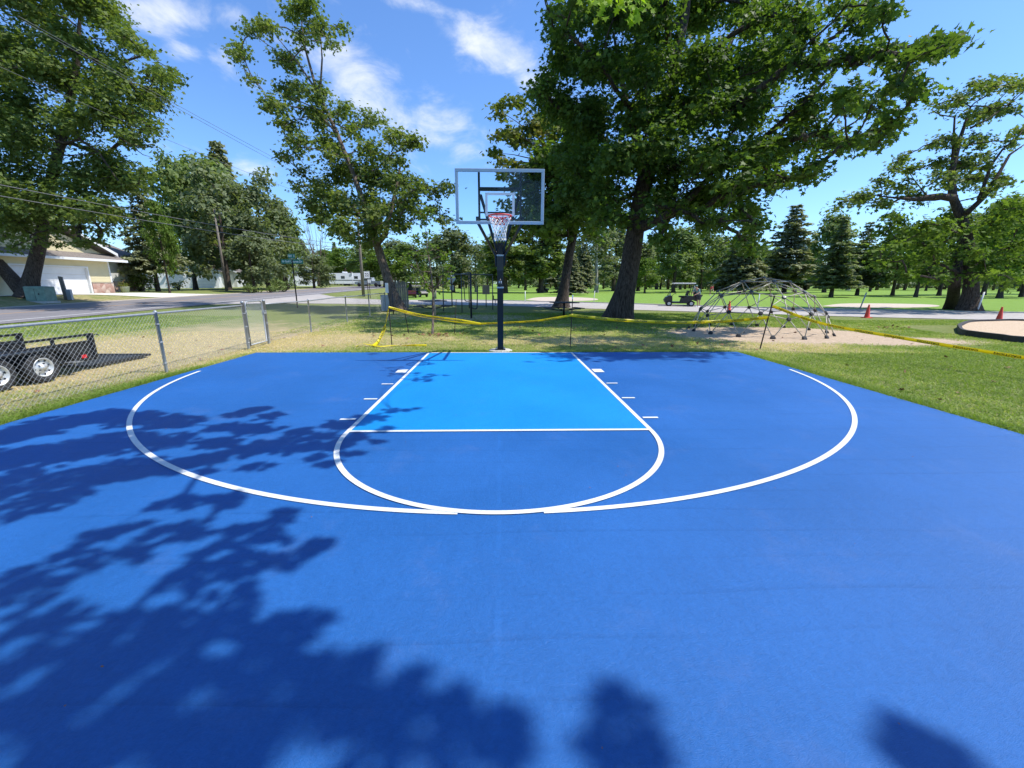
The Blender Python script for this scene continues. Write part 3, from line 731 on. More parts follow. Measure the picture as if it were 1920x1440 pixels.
def fence_post(y, r=.03, top=1.16, par=None):
    x = FX(y); g = G(x, y)
    mb = MB().lathe([(r, -.05), (r, top), (r+.006, top), (r+.006, top+.03), (r*.5, top+.055), (.0, top+.06)], (0,0,0), 14)
    for z_ in (.18, .6, .95): mb.lathe([(r+.001, z_-.012), (r+.006, z_-.012), (r+.006, z_+.012), (r+.001, z_+.012)], (0,0,0), 12)
    return part('fence_post', mb, 'zinc', par, loc=Vector((x, y, g))-Vector(par.location))
fa = thing('chain_link_fence', 'galvanised chain link fence in front of the black trailer, left of the gate', 'fence', (FX(-2), -2, G(-6.7, -2)), 0, 'chain link fence runs beside the court')
for y in (-11.4, -8.3, -5.25, -2.16, ): fence_post(y, par=fa)
fence_post(.79, .038, 1.22, fa)
mb = MB().tube([(FX(y), y, 1.13) for y in np.linspace(-11.4, .76, 12)], .021, 10); part('top_rail', mb, 'zinc', fa, world=True)
mb = MB(); chain(mb, -11.4, .75, .02, 1.12); part('wire_mesh', mb, 'wire', fa, world=True)
fb = thing('chain_link_fence', 'galvanised chain link fence running from the gate back to the leaning maple', 'fence', (FX(5), 5, G(-6.8, 5)), 0, 'chain link fence runs beside the court')
fence_post(1.86, .038, 1.22, fb)
for y in (4.88, 8.9, 12.7, 16.4): fence_post(y, .027, 1.13, fb)
mb = MB().tube([(FX(y), y, 1.10+.012*math.sin(y)) for y in np.linspace(1.9, 16.4, 20)], .020, 8); part('top_rail', mb, 'zinc', fb, world=True)
mb = MB(); chain(mb, 1.9, 16.4, .02, 1.09, .095, .0015); part('wire_mesh', mb, 'wire_far', fb, world=True)
# gate
gt = thing('chain_link_gate', 'narrow closed chain link gate with rounded top corners between two fence posts', 'gate', (FX(1.3), 1.33, G(-6.8, 1.3)))
ga, gb = .90, 1.75; pts = [(FX(ga), ga, .07), (FX(ga), ga, 1.10)]
for t in np.linspace(0, PI/2, 6)[1:]: pts.append((FX(ga), ga+.12-.12*math.cos(t), 1.10+.12*math.sin(t)))
for t in np.linspace(0, PI/2, 6): pts.append((FX(gb), gb-.12+.12*math.sin(t), 1.10+.12*math.cos(t)))
pts += [(FX(gb), gb, .07), (FX(ga), ga, .07)]
part('gate_frame', MB().tube(pts, .020, 10), 'zinc', gt, world=True)
mb = MB(); chain(mb, ga+.02, gb-.02, .08, 1.20, .08, .0022); part('wire_mesh', mb, 'wire', gt, world=True)
mb = MB()
for z_ in (.25, .95): mb.box((FX(ga)-.03, .80, z_-.02), (FX(ga)+.03, .91, z_+.02), .004)
each('hinge', mb, 'zinc', gt, True)
mb = MB().box((FX(gb)-.025, 1.72, .84), (FX(gb)+.035, 1.88, .90), .005); part('latch', mb, 'zinc', gt, world=True)
mb = MB()
for k in range(5):
    y = .98+k*.17; mb.tube([(FX(y), y-.03, 1.21), (FX(y), y+.015, 1.255), (FX(y)+.01, y+.03, 1.235)], .004, 4)
each('wire_twist', mb, 'wire', gt, True)
# short corrugated panel where the run ends by the tree, and the plank screen
x, y, z_ = gp(724, 583); mb = MB()
n = 26; vs = []; fs = []
for i in range(n+1):
    xx = -.30+.6*i/n; dy = .012*math.sin(i*PI/2)
    vs += [(xx, dy, 0), (xx, dy, 1.02), (xx, dy+.006, 1.02), (xx, dy+.006, 0)]
for i in range(n):
    for k in range(4): fs.append((i*4+k, i*4+(k+1) % 4, (i+1)*4+(k+1) % 4, (i+1)*4+k))
mb.add(vs, fs); single('corrugated_panel', mb, 'sign_back', 'low corrugated metal panel standing left of the leaning maple trunk', 'panel', loc=(x, y, z_))
x, y, z_ = gp(755, 577); ps = thing('plank_fence', 'weathered grey upright plank screen just right of the leaning maple trunk', 'fence', (x, y, z_))
for i in range(6):
    mb = MB().box((-.46+i*.155, -.012+.01*(i % 2), 0), (-.46+i*.155+.142, .012+.01*(i % 2), 1.86+.05*math.sin(i*2.3)), .006); part('plank', mb, 'wood_grey', ps)
mb = MB().box((-.48, .025, .45), (.48, .07, .54)).box((-.48, .025, 1.4), (.48, .07, 1.49)); each('rail', mb, 'wood_grey', ps)

# ------------------------------------------------------------------ caution tape and stakes
def stake(u, v, h, dx=0, label='', mat='rust', r=.013, white=False, name='stake', cap_=None):
    p = gp(u, v); t = thing(name, label, 'stake', p, 0, 'stakes around the court lawn')
    mb = MB().tube([(0,0,-.1), (dx*.5,0,h*.5), (dx,0,h)], r, 6, smooth=False)
    # studs of a steel fence post
    for k in range(int(h/.09)): mb.box((dx*(k*.09/h)-.004, -r-.004, k*.09+.04), (dx*(k*.09/h)+.004, -r+.002, k*.09+.06))
    part('shaft', mb, mat, t)
    if white: part('white_tip', MB().tube([(dx*.93,0,h*.93), (dx,0,h+.01)], r*1.25, 6, smooth=False), 'white_paint', t)
    return p, np.array([p[0]+dx, p[1], p[2]+h])
s1, s1t = stake(735, 648, 1.13, -.02, 'steel stake by the leaning maple where the yellow tape turns down to the grass')
s4, s4t = stake(1069, 651, 1.43, .02, 'white tipped thin stake holding the tape right of the hoop post', white=True)
s5, s5t = stake(1424, 655, 1.45, .20, 'dark stake leaning right in front of the climbing dome', r=.017)
stake(767, 625, 1.12, -.17, 'leaning thin stake left of the young staked tree')
stake(852, 626, 1.20, .10, 'leaning thin stake right of the young staked tree')
e6 = P(2150, 707, 6.6); s6 = np.array([e6[0], e6[1], G(e6[0], e6[1])]); t = thing('stake', 'dark stake at the far right end of the yellow tape', 'stake', s6, 0, 'stakes around the court lawn')
part('shaft', MB().tube([(0,0,-.1), (0,0,max(.5, e6[2]+.1))], .014, 6), 'rust', t)
CAUT = text_mesh('CAUTION', .062, 1.35)
def tape(name, pts, w_, label, text=None, twist=0.0, step=.55, tw0=0.0, side=1):
    """ribbon hung along a 3D polyline; text laid on both faces"""
    pts = [np.array(p, float) for p in pts]; P3 = []
    q = [2*pts[0]-pts[1]]+pts+[2*pts[-1]-pts[-2]]
    for i in range(1, len(q)-2):
        for t in np.arange(0, 1, .04): P3.append(.5*((2*q[i])+(-q[i-1]+q[i+1])*t+(2*q[i-1]-5*q[i]+4*q[i+1]-q[i+2])*t*t+(-q[i-1]+3*q[i]-3*q[i+1]+q[i+2])*t**3))
    P3.append(pts[-1]); P3 = np.array(P3); d = np.gradient(P3, axis=0); d /= np.linalg.norm(d, axis=1, keepdims=True)+1e-9
    s = np.concatenate([[0], np.cumsum(np.linalg.norm(np.diff(P3, axis=0), axis=1))])
    up = np.tile(np.array([0, 0, 1.]), (len(P3), 1)); bn = np.cross(d, up); nb = np.linalg.norm(bn, axis=1, keepdims=True); bn = np.where(nb > .05, bn/(nb+1e-9), np.array([[1., 0, 0]]))
    up = np.cross(bn, d)
    an = tw0+twist*np.sin(s*1.7)+.12*np.sin(s*5.1)
    U = up*np.cos(an)[:, None]+bn*np.sin(an)[:, None]; Nn = -up*np.sin(an)[:, None]+bn*np.cos(an)[:, None]
    o = thing(name, label, 'tape', P3[0], 0, 'yellow caution tape strung round the court lawn'); mb = MB(); vs = []; fs = []; P3 = P3-P3[0]
    for i in range(len(P3)):
        for a_ in (-.5, .5):
            for b_ in (-.0006, .0006): vs.append(P3[i]+U[i]*w_*a_+Nn[i]*b_)
    for i in range(len(P3)-1):
        k = i*4
        for (a_, b_) in ((0,1),(1,3),(3,2),(2,0)): fs.append((k+a_, k+b_, k+4+b_, k+4+a_))
    mb.add(vs, fs, True); rb_ = part('ribbon', mb, 'tape', o)
    if text:
        tv, tf = text; mb = MB(); k = .35
        while k < s[-1]-.3:
            for face in (1, -1):
                vs = []
                for v in tv:
                    ss = np.clip(k+v[0]*side*face, 0, s[-1]); f = np.interp(ss, s, np.arange(len(s))); i = int(min(f, len(s)-2)); fr = f-i
                    c = P3[i]*(1-fr)+P3[i+1]*fr; u_ = U[i]*(1-fr)+U[i+1]*fr; n_ = Nn[i]*(1-fr)+Nn[i+1]*fr
                    vs.append(c+u_*v[1]*side*w_/.076+n_*.0022*face)
                mb.add(vs, tf)
            k += step
        each('lettering', mb, 'tape_ink', o)
    return o
zt1 = s1t-np.array([0, .02, .04]); mid = P(862, 600, 12.0); kn = P(902, 607, 12.0); a4 = np.array([s4[0], s4[1]-.03, .86])
tape('caution_tape', [zt1, P(790, 590.5, 12.1), mid, kn], .052, 'upper strand of yellow tape from the left stake to the knot beside the hoop post', CAUT, .35, side=-1)
tape('caution_tape', [zt1-np.array([0,0,.02]), P(780, 592, 12.15), P(850, 603, 12.0), kn-np.array([0,0,.02])], .045, 'lower strand of yellow tape from the left stake to the knot beside the hoop post', None, .5, tw0=.8)
tape('caution_tape', [kn, P(960, 604.5, 11.9), P(1015, 600.5, 11.8), a4], .06, 'yellow tape passing behind the hoop post to the white tipped stake', CAUT, .3, tw0=.3, side=-1)
a5 = np.array([s5[0]+.12, s5[1]-.03, .84])
tape('caution_tape', [a4, P(1160, 600, 12.), P(1270, 604.5, 12.2), P(1370, 601.5, 12.5), a5], .085, 'yellow tape hung between the white tipped stake and the stake before the dome', CAUT, .06, side=1, step=.62)
b5 = np.array([s5t[0]-.03, s5t[1]-.03, s5t[2]-.28])
tape('caution_tape', [b5, P(1540, 606, 10.8), P(1690, 633.5, 9.5), P(1920, 670.5, 7.9), e6], .078, 'long yellow tape running from the dome stake out to the right edge', CAUT, .12, tw0=.35, side=-1, step=.60)
g1 = gp(700, 651); g2 = gp(668, 652); g3 = gp(740, 650); g4 = gp(800, 649.5)
tape('caution_tape', [zt1, P(722, 612, 12.1), P(709, 640, 11.9), g1+np.array([0,0,.04])], .085, 'yellow tape dropping steeply from the left stake to the grass', CAUT, .08, tw0=.5, side=-1)
tape('caution_tape', [g2+np.array([0,0,.03]), gp(680, 649)+np.array([0,0,.07]), g1+np.array([0,0,.05]), gp(715,652)+np.array([0,0,.04]), g3+np.array([0,0,.035]), g4+np.array([0,0,.03])], .06, 'loose yellow tape lying crumpled on the grass behind the court', None, 1.4, tw0=.6)

# ------------------------------------------------------------------ geodesic climbing dome
def geo(freq=3):
    ph = (1+5**.5)/2
    iv = [(-1,ph,0),(1,ph,0),(-1,-ph,0),(1,-ph,0),(0,-1,ph),(0,1,ph),(0,-1,-ph),(0,1,-ph),(ph,0,-1),(ph,0,1),(-ph,0,-1),(-ph,0,1)]
    fc = [(0,11,5),(0,5,1),(0,1,7),(0,7,10),(0,10,11),(1,5,9),(5,11,4),(11,10,2),(10,7,6),(7,1,8),(3,9,4),(3,4,2),(3,2,6),(3,6,8),(3,8,9),(4,9,5),(2,4,11),(6,2,10),(8,6,7),(9,8,1)]
    iv = [Vector(v).normalized() for v in iv]; rot = iv[0].rotation_difference(Vector((0,0,1))); iv = [rot @ v for v in iv]
    vs = []; ix = {}; ed = set()
    def vid(p):
        p = p.normalized(); k = (round(p.x, 4), round(p.y, 4), round(p.z, 4))
        if k not in ix: ix[k] = len(vs); vs.append(p)
        return ix[k]
    for a, b_, c in fc:
        g = {}
        for i in range(freq+1):
            for j in range(freq+1-i): g[i, j] = vid(iv[a]*(freq-i-j)/freq+iv[b_]*i/freq+iv[c]*j/freq)
        for i in range(freq):
            for j in range(freq-i):
                tri = [g[i, j], g[i+1, j], g[i, j+1]]
                for x_, y_ in ((0,1),(1,2),(2,0)): ed.add(tuple(sorted((tri[x_], tri[y_]))))
    return vs, ed
vs, ed = geo(3)
keep = [i for i, v in enumerate(vs) if v.z > .12]
DC = np.array([9.68, 5.05]); DR = 2.40; rot = .25
zs = sorted(set(round(vs[i].z, 2) for i in keep)); low = min(vs[i].z for i in keep)
dm = thing('climbing_dome', 'geodesic metal climbing dome with dark hubs on a bare dirt patch', 'climbing dome', (DC[0], DC[1], G(*DC)))
pos = {}
for i in keep:
    v = vs[i]; base = v.z < .24
    zz_ = .03 if base else (v.z-.19)/.81*1.98
    rr_ = math.hypot(v.x, v.y)*DR; a = math.atan2(v.y, v.x)+rot
    if base: rr_ = 2.36
    pos[i] = np.array([rr_*math.cos(a), rr_*math.sin(a), zz_])
eds = [(a, b_) for a, b_ in ed if a in pos and b_ in pos and not (pos[a][2] < .05 and pos[b_][2] < .05)]
eds.sort(key=lambda e_: (pos[e_[0]]+pos[e_[1]])[1]+(pos[e_[0]]+pos[e_[1]])[0]*.6)
rest = MB()
for k, (a, b_) in enumerate(eds):
    pa, pb = pos[a], pos[b_]; dd = (pb-pa)/np.linalg.norm(pb-pa)
    if k < 100:
        part('strut', MB().tube([np.zeros(3), pb-pa], .0155, 7), 'dome_tube', dm, loc=tuple(float(q) for q in pa))
    else: rest.tube([pa, pb], .0155, 7)
if rest.v: o = part('struts', rest, 'dome_tube', dm); o['kind'] = 'stuff'
hubm = {}
for i, p in pos.items():
    g = p[2] < .05; r_ = .085 if g else .072; top = p[2] > 1.1
    prof = [(0, -.035), (r_*.8, -.035), (r_, -.01), (r_, .02), (r_*.75, .04), (0, .045)]
    mb = MB().lathe(prof, (0,0,0), 10, smooth=False)
    o = part('hub', mb, 'grey_paint' if top else 'rubber', dm, loc=tuple(float(q) for q in p))
    nrm = Vector((p[0], p[1], max(.0, p[2]+.6))).normalized() if not g else Vector((p[0], p[1], 1.5)).normalized()
    o.rotation_euler = nrm.to_track_quat('Z', 'Y').to_euler()

# ------------------------------------------------------------------ cones
cone0 = thing('traffic_cone', 'orange traffic cone on the side road edge right of the climbing dome', 'traffic cone', gp(1625, 596), 0, 'orange traffic cones along the side road')
part('cone_body', MB().lathe([(.135,.03),(.125,.05),(.035,.69),(.03,.71),(.018,.71),(.018,.69)], n=20), 'cone', cone0)
part('cone_base', MB().box((-.18,-.18,0), (.18,.18,.03), .008), 'cone', cone0)
dup(cone0, gp(1872, 603), .3, 'orange traffic cone by the wood chip bed at the right')
dup(cone0, gp(1366, 586), .8, 'orange traffic cone seen through the bars of the climbing dome')

# ------------------------------------------------------------------ wood chip bed
ring = cr([gp(u, v)[:2] for u, v in [(1797,617),(1802,627),(1828,632),(1875,638),(1925,643.5)]]+[(18.5,.6),(22,1.6),(25,4.5),(25.5,6.5)]+[gp(u, v)[:2] for u, v in [(1915,606.5),(1860,607),(1818,609)]]+[gp(1797,617)[:2]], 6)[:-1]
mb = MB(); n = len(ring); cen = sum(ring)/n
vs = []; fs = []
for q in ring:
    d = (q-cen)/np.linalg.norm(q-cen)
    vs += [(q[0]+d[0]*.06, q[1]+d[1]*.06, -.05), (q[0]+d[0]*.06, q[1]+d[1]*.06, .17), (q[0]-d[0]*.06, q[1]-d[1]*.06, .17), (q[0]-d[0]*.06, q[1]-d[1]*.06, -.05)]
for i in range(n):
    j = (i+1) % n
    for k in range(4): fs.append((i*4+k, i*4+(k+1) % 4, j*4+(k+1) % 4, j*4+k))
mb.add(vs, fs)
bed = thing('play_bed', 'black edged play bed filled with pale wood chips at the right', 'play bed', (cen[0], cen[1], 0))
part('edging', mb, 'timber_dark', bed, world=True)
mb = MB(); mb.add([(cen[0], cen[1], .10)]+[(q[0]-(q-cen)[0]*.01, q[1]-(q-cen)[1]*.01, .09) for q in ring], [(0, 1+i, 1+(i+1) % n) for i in range(n)]); part('wood_chips', mb, 'chips', bed, world=True)

# ------------------------------------------------------------------ picnic tables (pedestal)
def picnic(p, label, rz=.3):
    t = thing('picnic_table', label, 'picnic table', p, rz, 'dark pedestal picnic tables')
    part('table_top', MB().box((-.62,-.62,.72), (.62,.62,.765), .02), 'timber_dark', t)
    part('pedestal', MB().tube([(0,0,0),(0,0,.72)], .055, 10), 'black_metal', t)
    for k in range(4):
        a = PI/2*k; c, s = math.cos(a), math.sin(a)
        x0, x1, y0, y1 = .72, 1.0, -.5, .5
        q = [(x0*c-y0*s, x0*s+y0*c), (x1*c-y0*s, x1*s+y0*c), (x1*c-y1*s, x1*s+y1*c), (x0*c-y1*s, x0*s+y1*c)]
        part('seat', MB().prism(q, .42, .46, 'z'), 'timber_dark', t)
    mb = MB()
    for k in range(4):
        a = PI/2*k; mb.tube([(0,0,.30), (.5*math.cos(a),.5*math.sin(a),.34), (.86*math.cos(a),.86*math.sin(a),.42)], .022, 6)
    each('bracket', mb, 'black_metal', t); return t
picnic(gp(1057, 593), 'dark pedestal picnic table in front of the slim leaning tree right of the hoop')
picnic(gp(812, 588), 'dark pedestal picnic table behind the young staked tree', .7)

# ------------------------------------------------------------------ playground bars
def bar_set():
    A = gp(866.5, 586); Cc = gp(883.8, 597); E_ = gp(924, 580.5); Bm = gp(880, 578); Lp = gp(832, 583)
    H = 2.28; t = thing('climbing_bars', 'black steel playground bars with curved hand rails behind the hoop post', 'climbing bars', A)
    o = A
    def q(p, z): return np.array([p[0]-o[0], p[1]-o[1], z])
    for nm, p, r in (('upright', A, .03), ('upright', Cc, .05), ('upright', E_, .035), ('upright', Bm, .035), ('upright', Lp, .035)):
        part('upright', MB().tube([q(p, -.1), q(p, H)], r, 10), 'black_paint' if p is Cc or p is Bm else 'grey_paint', t)
    part('top_bar', MB().tube([q(Lp, H+.02), q(E_, H+.02)], .04, 8), 'grey_paint', t)
    part('top_bar', MB().tube([q(A, H), q(Cc, H-.02)], .03, 8), 'grey_paint', t)
    def curved(u0, v0, u1, v1, base, ubase, zlow):
        zc = (base-CAM)[1]*math.cos(PIT)
        a = P(u0, v0, zc); b_ = P(u1, v1, zc); c = P(ubase, v1+3, zc)
        pts = [a, b_*np.array([1,1,1])]
        for s in np.linspace(0, 1, 6)[1:-1]:
            pts.append((1-s)**2*b_+2*s*(1-s)*(b_+np.array([0,0,-.22]))+s*s*c)
        pts.append(c); part('curved_rail', MB().tube([p-o for p in pts], .03, 8), 'black_paint', t)
    curved(869.3, 527, 871.5, 561, Bm, 881, 0)
    curved(895.3, 536, 894.7, 574, Cc, 884.5, 0)
    return t
bar_set()
# panel on a post
p = gp(911.6, 576); t = thing('notice_board', 'tan board on a dark post left of the hoop post', 'notice board', p)
part('post', MB().tube([(0,0,-.1),(0,0,.95)], .035, 8), 'black_paint', t)
part('panel', MB().box((-.27,-.03,.95), (.27,.03,1.62), .01), 'tan_panel', t)
# small spring rider beside the hoop post
p = gp(929, 572); t = thing('spring_rider', 'small dark spring rider just left of the hoop post', 'play equipment', p)
part('spring', MB().tube([(.06*math.cos(a), .06*math.sin(a), a*.014) for a in np.linspace(0, 30, 60)], .014, 5), 'black_metal', t)
part('seat', MB().box((-.28,-.10,.42), (.22,.10,.50), .03).box((-.20,-.04,.50), (-.12,.04,.78), .02), 'black_paint', t)

# ------------------------------------------------------------------ signs and poles
def sign_post(t, h, r=.035, mat='rust'): part('post', MB().tube([(0,0,-.2),(0,0,h)], r, 6), mat, t)
# street name sign
p = gp(558, 577); t = thing('street_sign', 'green street name sign on a dark post between the fence and the road', 'street sign', p, .03)
H = (577-492)/778*31.5; sign_post(t, H-.25, .04)
b1 = part('name_blade', MB().box((-.72,-.008,H-.52), (.72,.008,H-.24), .004), 'sign_green', t)
tv, tf = text_mesh('N Golf Course Dr', .185, .95); part('lettering', MB().add([(v[0], -.0115, v[1]+H-.38) for v in tv], tf), 'white_mark', b1)
part('bracket', MB().box((-.03,-.03,H-.24), (.03,.03,H-.18)), 'steel', t)
blade = part('name_blade', MB().box((-.23,-.008,H-.18), (.23,.008,H+.12), .004), 'sign_green', t)
tv, tf = text_mesh('W 1', .24, 1.0); part('lettering', MB().add([(v[0], -.0115, v[1]+H-.03) for v in tv], tf), 'white_mark', blade)
# road sign 22 (facing us) and the small one
def flat_sign(u, v, zc, w_, h_, hgt, txt, label, size):
    p = at(u, zc); t = thing('road_sign', label, 'road sign', p, -math.atan2(p[0]-CAM[0], p[1]-CAM[1]))
    sign_post(t, hgt, .04)
    fc_ = part('sign_face', MB().box((-w_/2,-.06,hgt-h_), (w_/2,-.045,hgt), .005), 'white_paint', t)
    mb = MB()
    for (x0, x1, y0, y1) in ((-w_/2+.03, w_/2-.03, hgt-.045, hgt-.03), (-w_/2+.03, w_/2-.03, hgt-h_+.03, hgt-h_+.045)): mb.box((x0,-.0625,y0), (x1,-.0605,y1))
    if txt:
        tv, tf = text_mesh(txt, size, .9); mb.add([(v[0], -.064, v[1]+hgt-h_*.52) for v in tv], tf)
    part('lettering', mb, 'tape_ink', fc_)
flat_sign(690, 550, 42, .52, .68, 2.75, '22', 'white road sign with a black number 22 just right of the pole at the road', .42)
flat_sign(693.5, 552, 44, .32, .36, 1.95, '1', 'small white sign on a dark post right of the numbered road sign', .22)
# diamond sign seen from behind
p = gp(847.8, 575); t = thing('road_sign', 'grey back of a diamond road sign with a small square plate below it', 'road sign', p, -.1)
sign_post(t, 2.62, .045, 'black_metal')
part('diamond_plate', MB().prism([(0,1.30),(.31,1.82),(0,2.62),(-.31,1.82)][:0] or [(0,1.62),(.34,2.10),(0,2.60),(-.34,2.10)], .05, .06), 'sign_back', t)
part('square_plate', MB().box((-.15,.05,1.22), (.15,.06,1.60), .004), 'sign_back', t)
# utility poles
def upole(p, h, label, r=.15):
    t = thing('utility_pole', label, 'utility pole', p)
    part('pole', MB().tube([(0,0,-.3), (0,0,h*.5), (0,0,h)], [r, r*.85, r*.65], 10), 'wood_pole', t)
    part('crossarm', MB().box((-.9,-.06,h-.6), (.9,.06,h-.48), .01), 'wood_pole', t)
    for k in (-.8, -.3, .3, .8): part('insulator', MB().lathe([(.0,.12),(.03,.1),(.045,.03),(.03,0),(0,0)], (k,0,h-.48), 8), 'cream_plastic', t)
    return t
pA = at(425, 52); pB = at(681, 46.5)
upole(pA, 9.6, 'dark wooden utility pole in front of the big trees beyond the road', .16)
upole(pB, 9.2, 'wooden utility pole between the road and the leaning maple', .17)
def wire(name, a, b_, sag, label, r=.014):
    a = np.array(a); b_ = np.array(b_); pts = [a*(1-t)+b_*t-np.array([0,0,sag*4*t*(1-t)]) for t in np.linspace(0, 1, 40)]
    mb = MB().tube([p-a for p in pts], r, 5); single('overhead_wire', mb, 'cable', label, 'overhead wire', 'overhead wires along the road', loc=tuple(a))
topB = pB+np.array([0,0,6.6])
wire('w', P(-420, 262, 13), P(676, 462, 46.3), .35, 'upper of the two lowest overhead wires crossing the left trees', .019)
wire('w', P(-420, 292, 13), P(676, 468, 46.3), .35, 'lowest overhead wire crossing the left trees', .019)
wire('w', P(-300, -10, 15), P(676, 400, 46.3), .5, 'overhead wire passing high through the large left maple', .011)
wire('w', P(40, 38, 17), P(676, 386, 46.3), .2, 'thin overhead wire against the blue sky right of the large left maple', .011)
wire('w', P(34, 30, 17), P(676, 379, 46.3), .2, 'topmost thin overhead wire against the blue sky', .011)
# transformer box, marker board with meter, flower pot
p = gp(80, 566); t = thing('transformer_box', 'pale green metal transformer box at the foot of the large left maple', 'utility box', p, .15)
zc = 30; bw = .62
part('cabinet', MB().box((-bw,-.45,.06), (bw,.45,.98), .03), 'box_green', t)
part('lid', MB().prism([(-.47,.98),(.47,.98),(.40,1.07),(-.30,1.10),(-.44,1.06)], -bw+.01, bw-.01, 'x'), 'box_green', t)
part('base', MB().box((-bw-.08,-.55,-.1), (bw+.08,.55,.06), .01), 'concrete', t)
part('door_seam', MB().box((-.01,-.456,.12), (.01,-.4505,.92)).box((.20,-.47,.5), (.27,-.4505,.62), .004), 'black_metal', t)
p = gp(127, 562.5); t = thing('marker_post', 'tall leaning grey board with a small meter box before the white garage door', 'post', p, .2)
part('board', MB().prism([(-.18,-.1),(.10,-.1),(.0,1.72),(-.24,1.76)], -.05, .05), 'wood_grey', t)
part('meter_box', MB().box((.06,-.12,0), (.36,.10,.80), .02), 'sign_back', t)
p = gp(236, 549); t = thing('flower_pot', 'pale flower pot with orange flowers on the lawn beside the yellow house', 'flower pot', p)
part('pot', MB().lathe([(.0,0),(.26,0),(.36,.55),(.40,.58),(.33,.58),(.30,.50),(0,.50)], n=18), 'cream_plastic', t)
rng = np.random.default_rng(5); C, NN, RN, SP = crown_pts([((0,0,.8),.38)], rng, .15, 10, 120)
link('flowers', leaves('flowers', C, NN, .12*np.ones(len(C)), T_OVAL, RN, 'leaf_olive', rng), t)
each('bloom', MB().lathe([(0,.05),(.06,.03),(0,0)], (.1,-.2,1.0), 7).lathe([(0,.05),(.06,.03),(0,0)], (-.15,-.15,.95), 7).lathe([(0,.05),(.06,.03),(0,0)], (.0,.1,1.15), 7), 'flower', t)

# ------------------------------------------------------------------ houses
def onX(u, v, X):
    d = ray(u, v); return CAM+d*((X-CAM[0])/d[0])
HX = -36.4
yR = onX(208, 520, HX)[1]; zE = onX(100, 483, HX)[2]; zG = .72
dY0, dY1 = onX(26, 530, HX)[1], onX(168, 530, HX)[1]; dZ = onX(100, 500, HX)[2]
yL = onX(-75, 500, HX)[1]
hs_ = thing('yellow_house', 'pale yellow sided house with a wide white garage door and stone skirting', 'house', (HX, yR, zG))
def hp(name, mb, mat, par=None, label=None):
    return part(name, mb, mat, par or hs_, world=True, label=label)
def siding(mb, x, y0, y1, z0, z1, pitch=.13, th=.02):
    """lapped boards on a wall facing +x"""
    z = z0
    while z < z1-.01:
        zz2 = min(z+pitch, z1); mb.add([(x,y0,z),(x,y1,z),(x+th,y1,z),(x+th,y0,z),(x,y0,zz2),(x,y1,zz2),(x+.004,y1,zz2),(x+.004,y0,zz2)], [(0,1,2,3),(3,2,6,7),(4,7,6,5),(0,3,7,4),(1,5,6,2)]); z = zz2
mb = MB().box((HX-8, yL, zG-.4), (HX-.002, dY0-.12, zE)).box((HX-8, dY1+.12, zG-.4), (HX-.002, yR, zE)).box((HX-8, dY0-.12, dZ+.12), (HX-.002, dY1+.12, zE)).box((HX-8, dY0-.12, zG-.4), (HX-.5, dY1+.12, dZ+.12))
hp('wall', mb, 'siding_yellow')
mb = MB(); siding(mb, HX, yL, dY0-.12, zG, zE-.02); siding(mb, HX, dY1+.12, yR-.1, zG+.95, zE-.02); siding(mb, HX, dY0-.12, dY1+.12, dZ+.14, zE-.02); hp('siding', mb, 'siding_yellow')
hp('stone_skirting', MB().box((HX-.001, dY1+.15, zG-.4), (HX+.09, yR+.03, zG+.93)), 'stone')
hp('stone_cap', MB().box((HX-.001, dY1+.15, zG+.93), (HX+.12, yR+.05, zG+.98)), 'shingle')
hp('corner_board', MB().box((HX-.05, yR-.1, zG+.98), (HX+.04, yR+.03, zE-.02)), 'white_paint')
each('garage_door_frame', MB().box((HX-.2, dY0-.12, zG-.1), (HX+.05, dY0, dZ+.12)).box((HX-.2, dY1, zG-.1), (HX+.05, dY1+.12, dZ+.12)).box((HX-.2, dY0, dZ), (HX+.05, dY1, dZ+.12)), 'white_paint', hs_, True)
mb = MB(); n_ = 4
for i in range(n_):
    a = zG-.05+(dZ-zG+.05)*i/n_; b_ = zG-.05+(dZ-zG+.05)*(i+1)/n_
    mb.box((HX-.22, dY0+.005, a+.008), (HX-.16, dY1-.005, b_-.008), .006)
    for k in range(3): mb.box((HX-.158, dY0+.02, a+(b_-a)*(.22+.27*k)), (HX-.153, dY1-.02, a+(b_-a)*(.22+.27*k)+.015))
hp('garage_door', mb, 'white_paint')
# eave: shallow roof skirt, fascia, gable above with white rake
zR = zE+.62; hp('skirt_roof', MB().prism([(HX+.75, zE+.06), (HX-.4, zR), (HX-.5, zR-.05), (HX+.75, zE-.0)], yL-.4, yR+1.2, 'y'), 'shingle')
hp('fascia', MB().box((HX+.752, yL-.4, zE-.12), (HX+.80, yR+1.25, zE+.08)), 'white_paint')
hp('soffit', MB().box((HX-.02, yL-.4, zE-.05), (HX+.752, yR+1.2, zE-.015)), 'white_paint')
gy0, gy1 = yL+.5, yR+.8; apex = ((gy0+gy1)/2-.6, zR+2.9)
hp('gable_wall', MB().prism([(gy0, zR-.05), (gy1-.8, zR-.05), (apex[0], apex[1]-.5)], HX-.5, HX-.35, 'x'), 'siding_yellow')
mb = MB()
for (a, b_) in (((gy0-.7, zR-.15), apex), ((gy1+.1, zR-.15), apex)):
    mb.prism([a, b_, (b_[0], b_[1]+.16), (a[0], a[1]+.16)], HX-9, HX+.25, 'x')
hp('roof', mb, 'shingle')
mb = MB()
for (a, b_) in (((gy0-.7, zR-.20), (apex[0], apex[1]-.05)), ((gy1+.1, zR-.20), (apex[0], apex[1]-.05))):
    mb.prism([a, b_, (b_[0], b_[1]+.26), (a[0], a[1]+.26)], HX+.252, HX+.30, 'x')
each('rake_board', mb, 'white_paint', hs_, True)
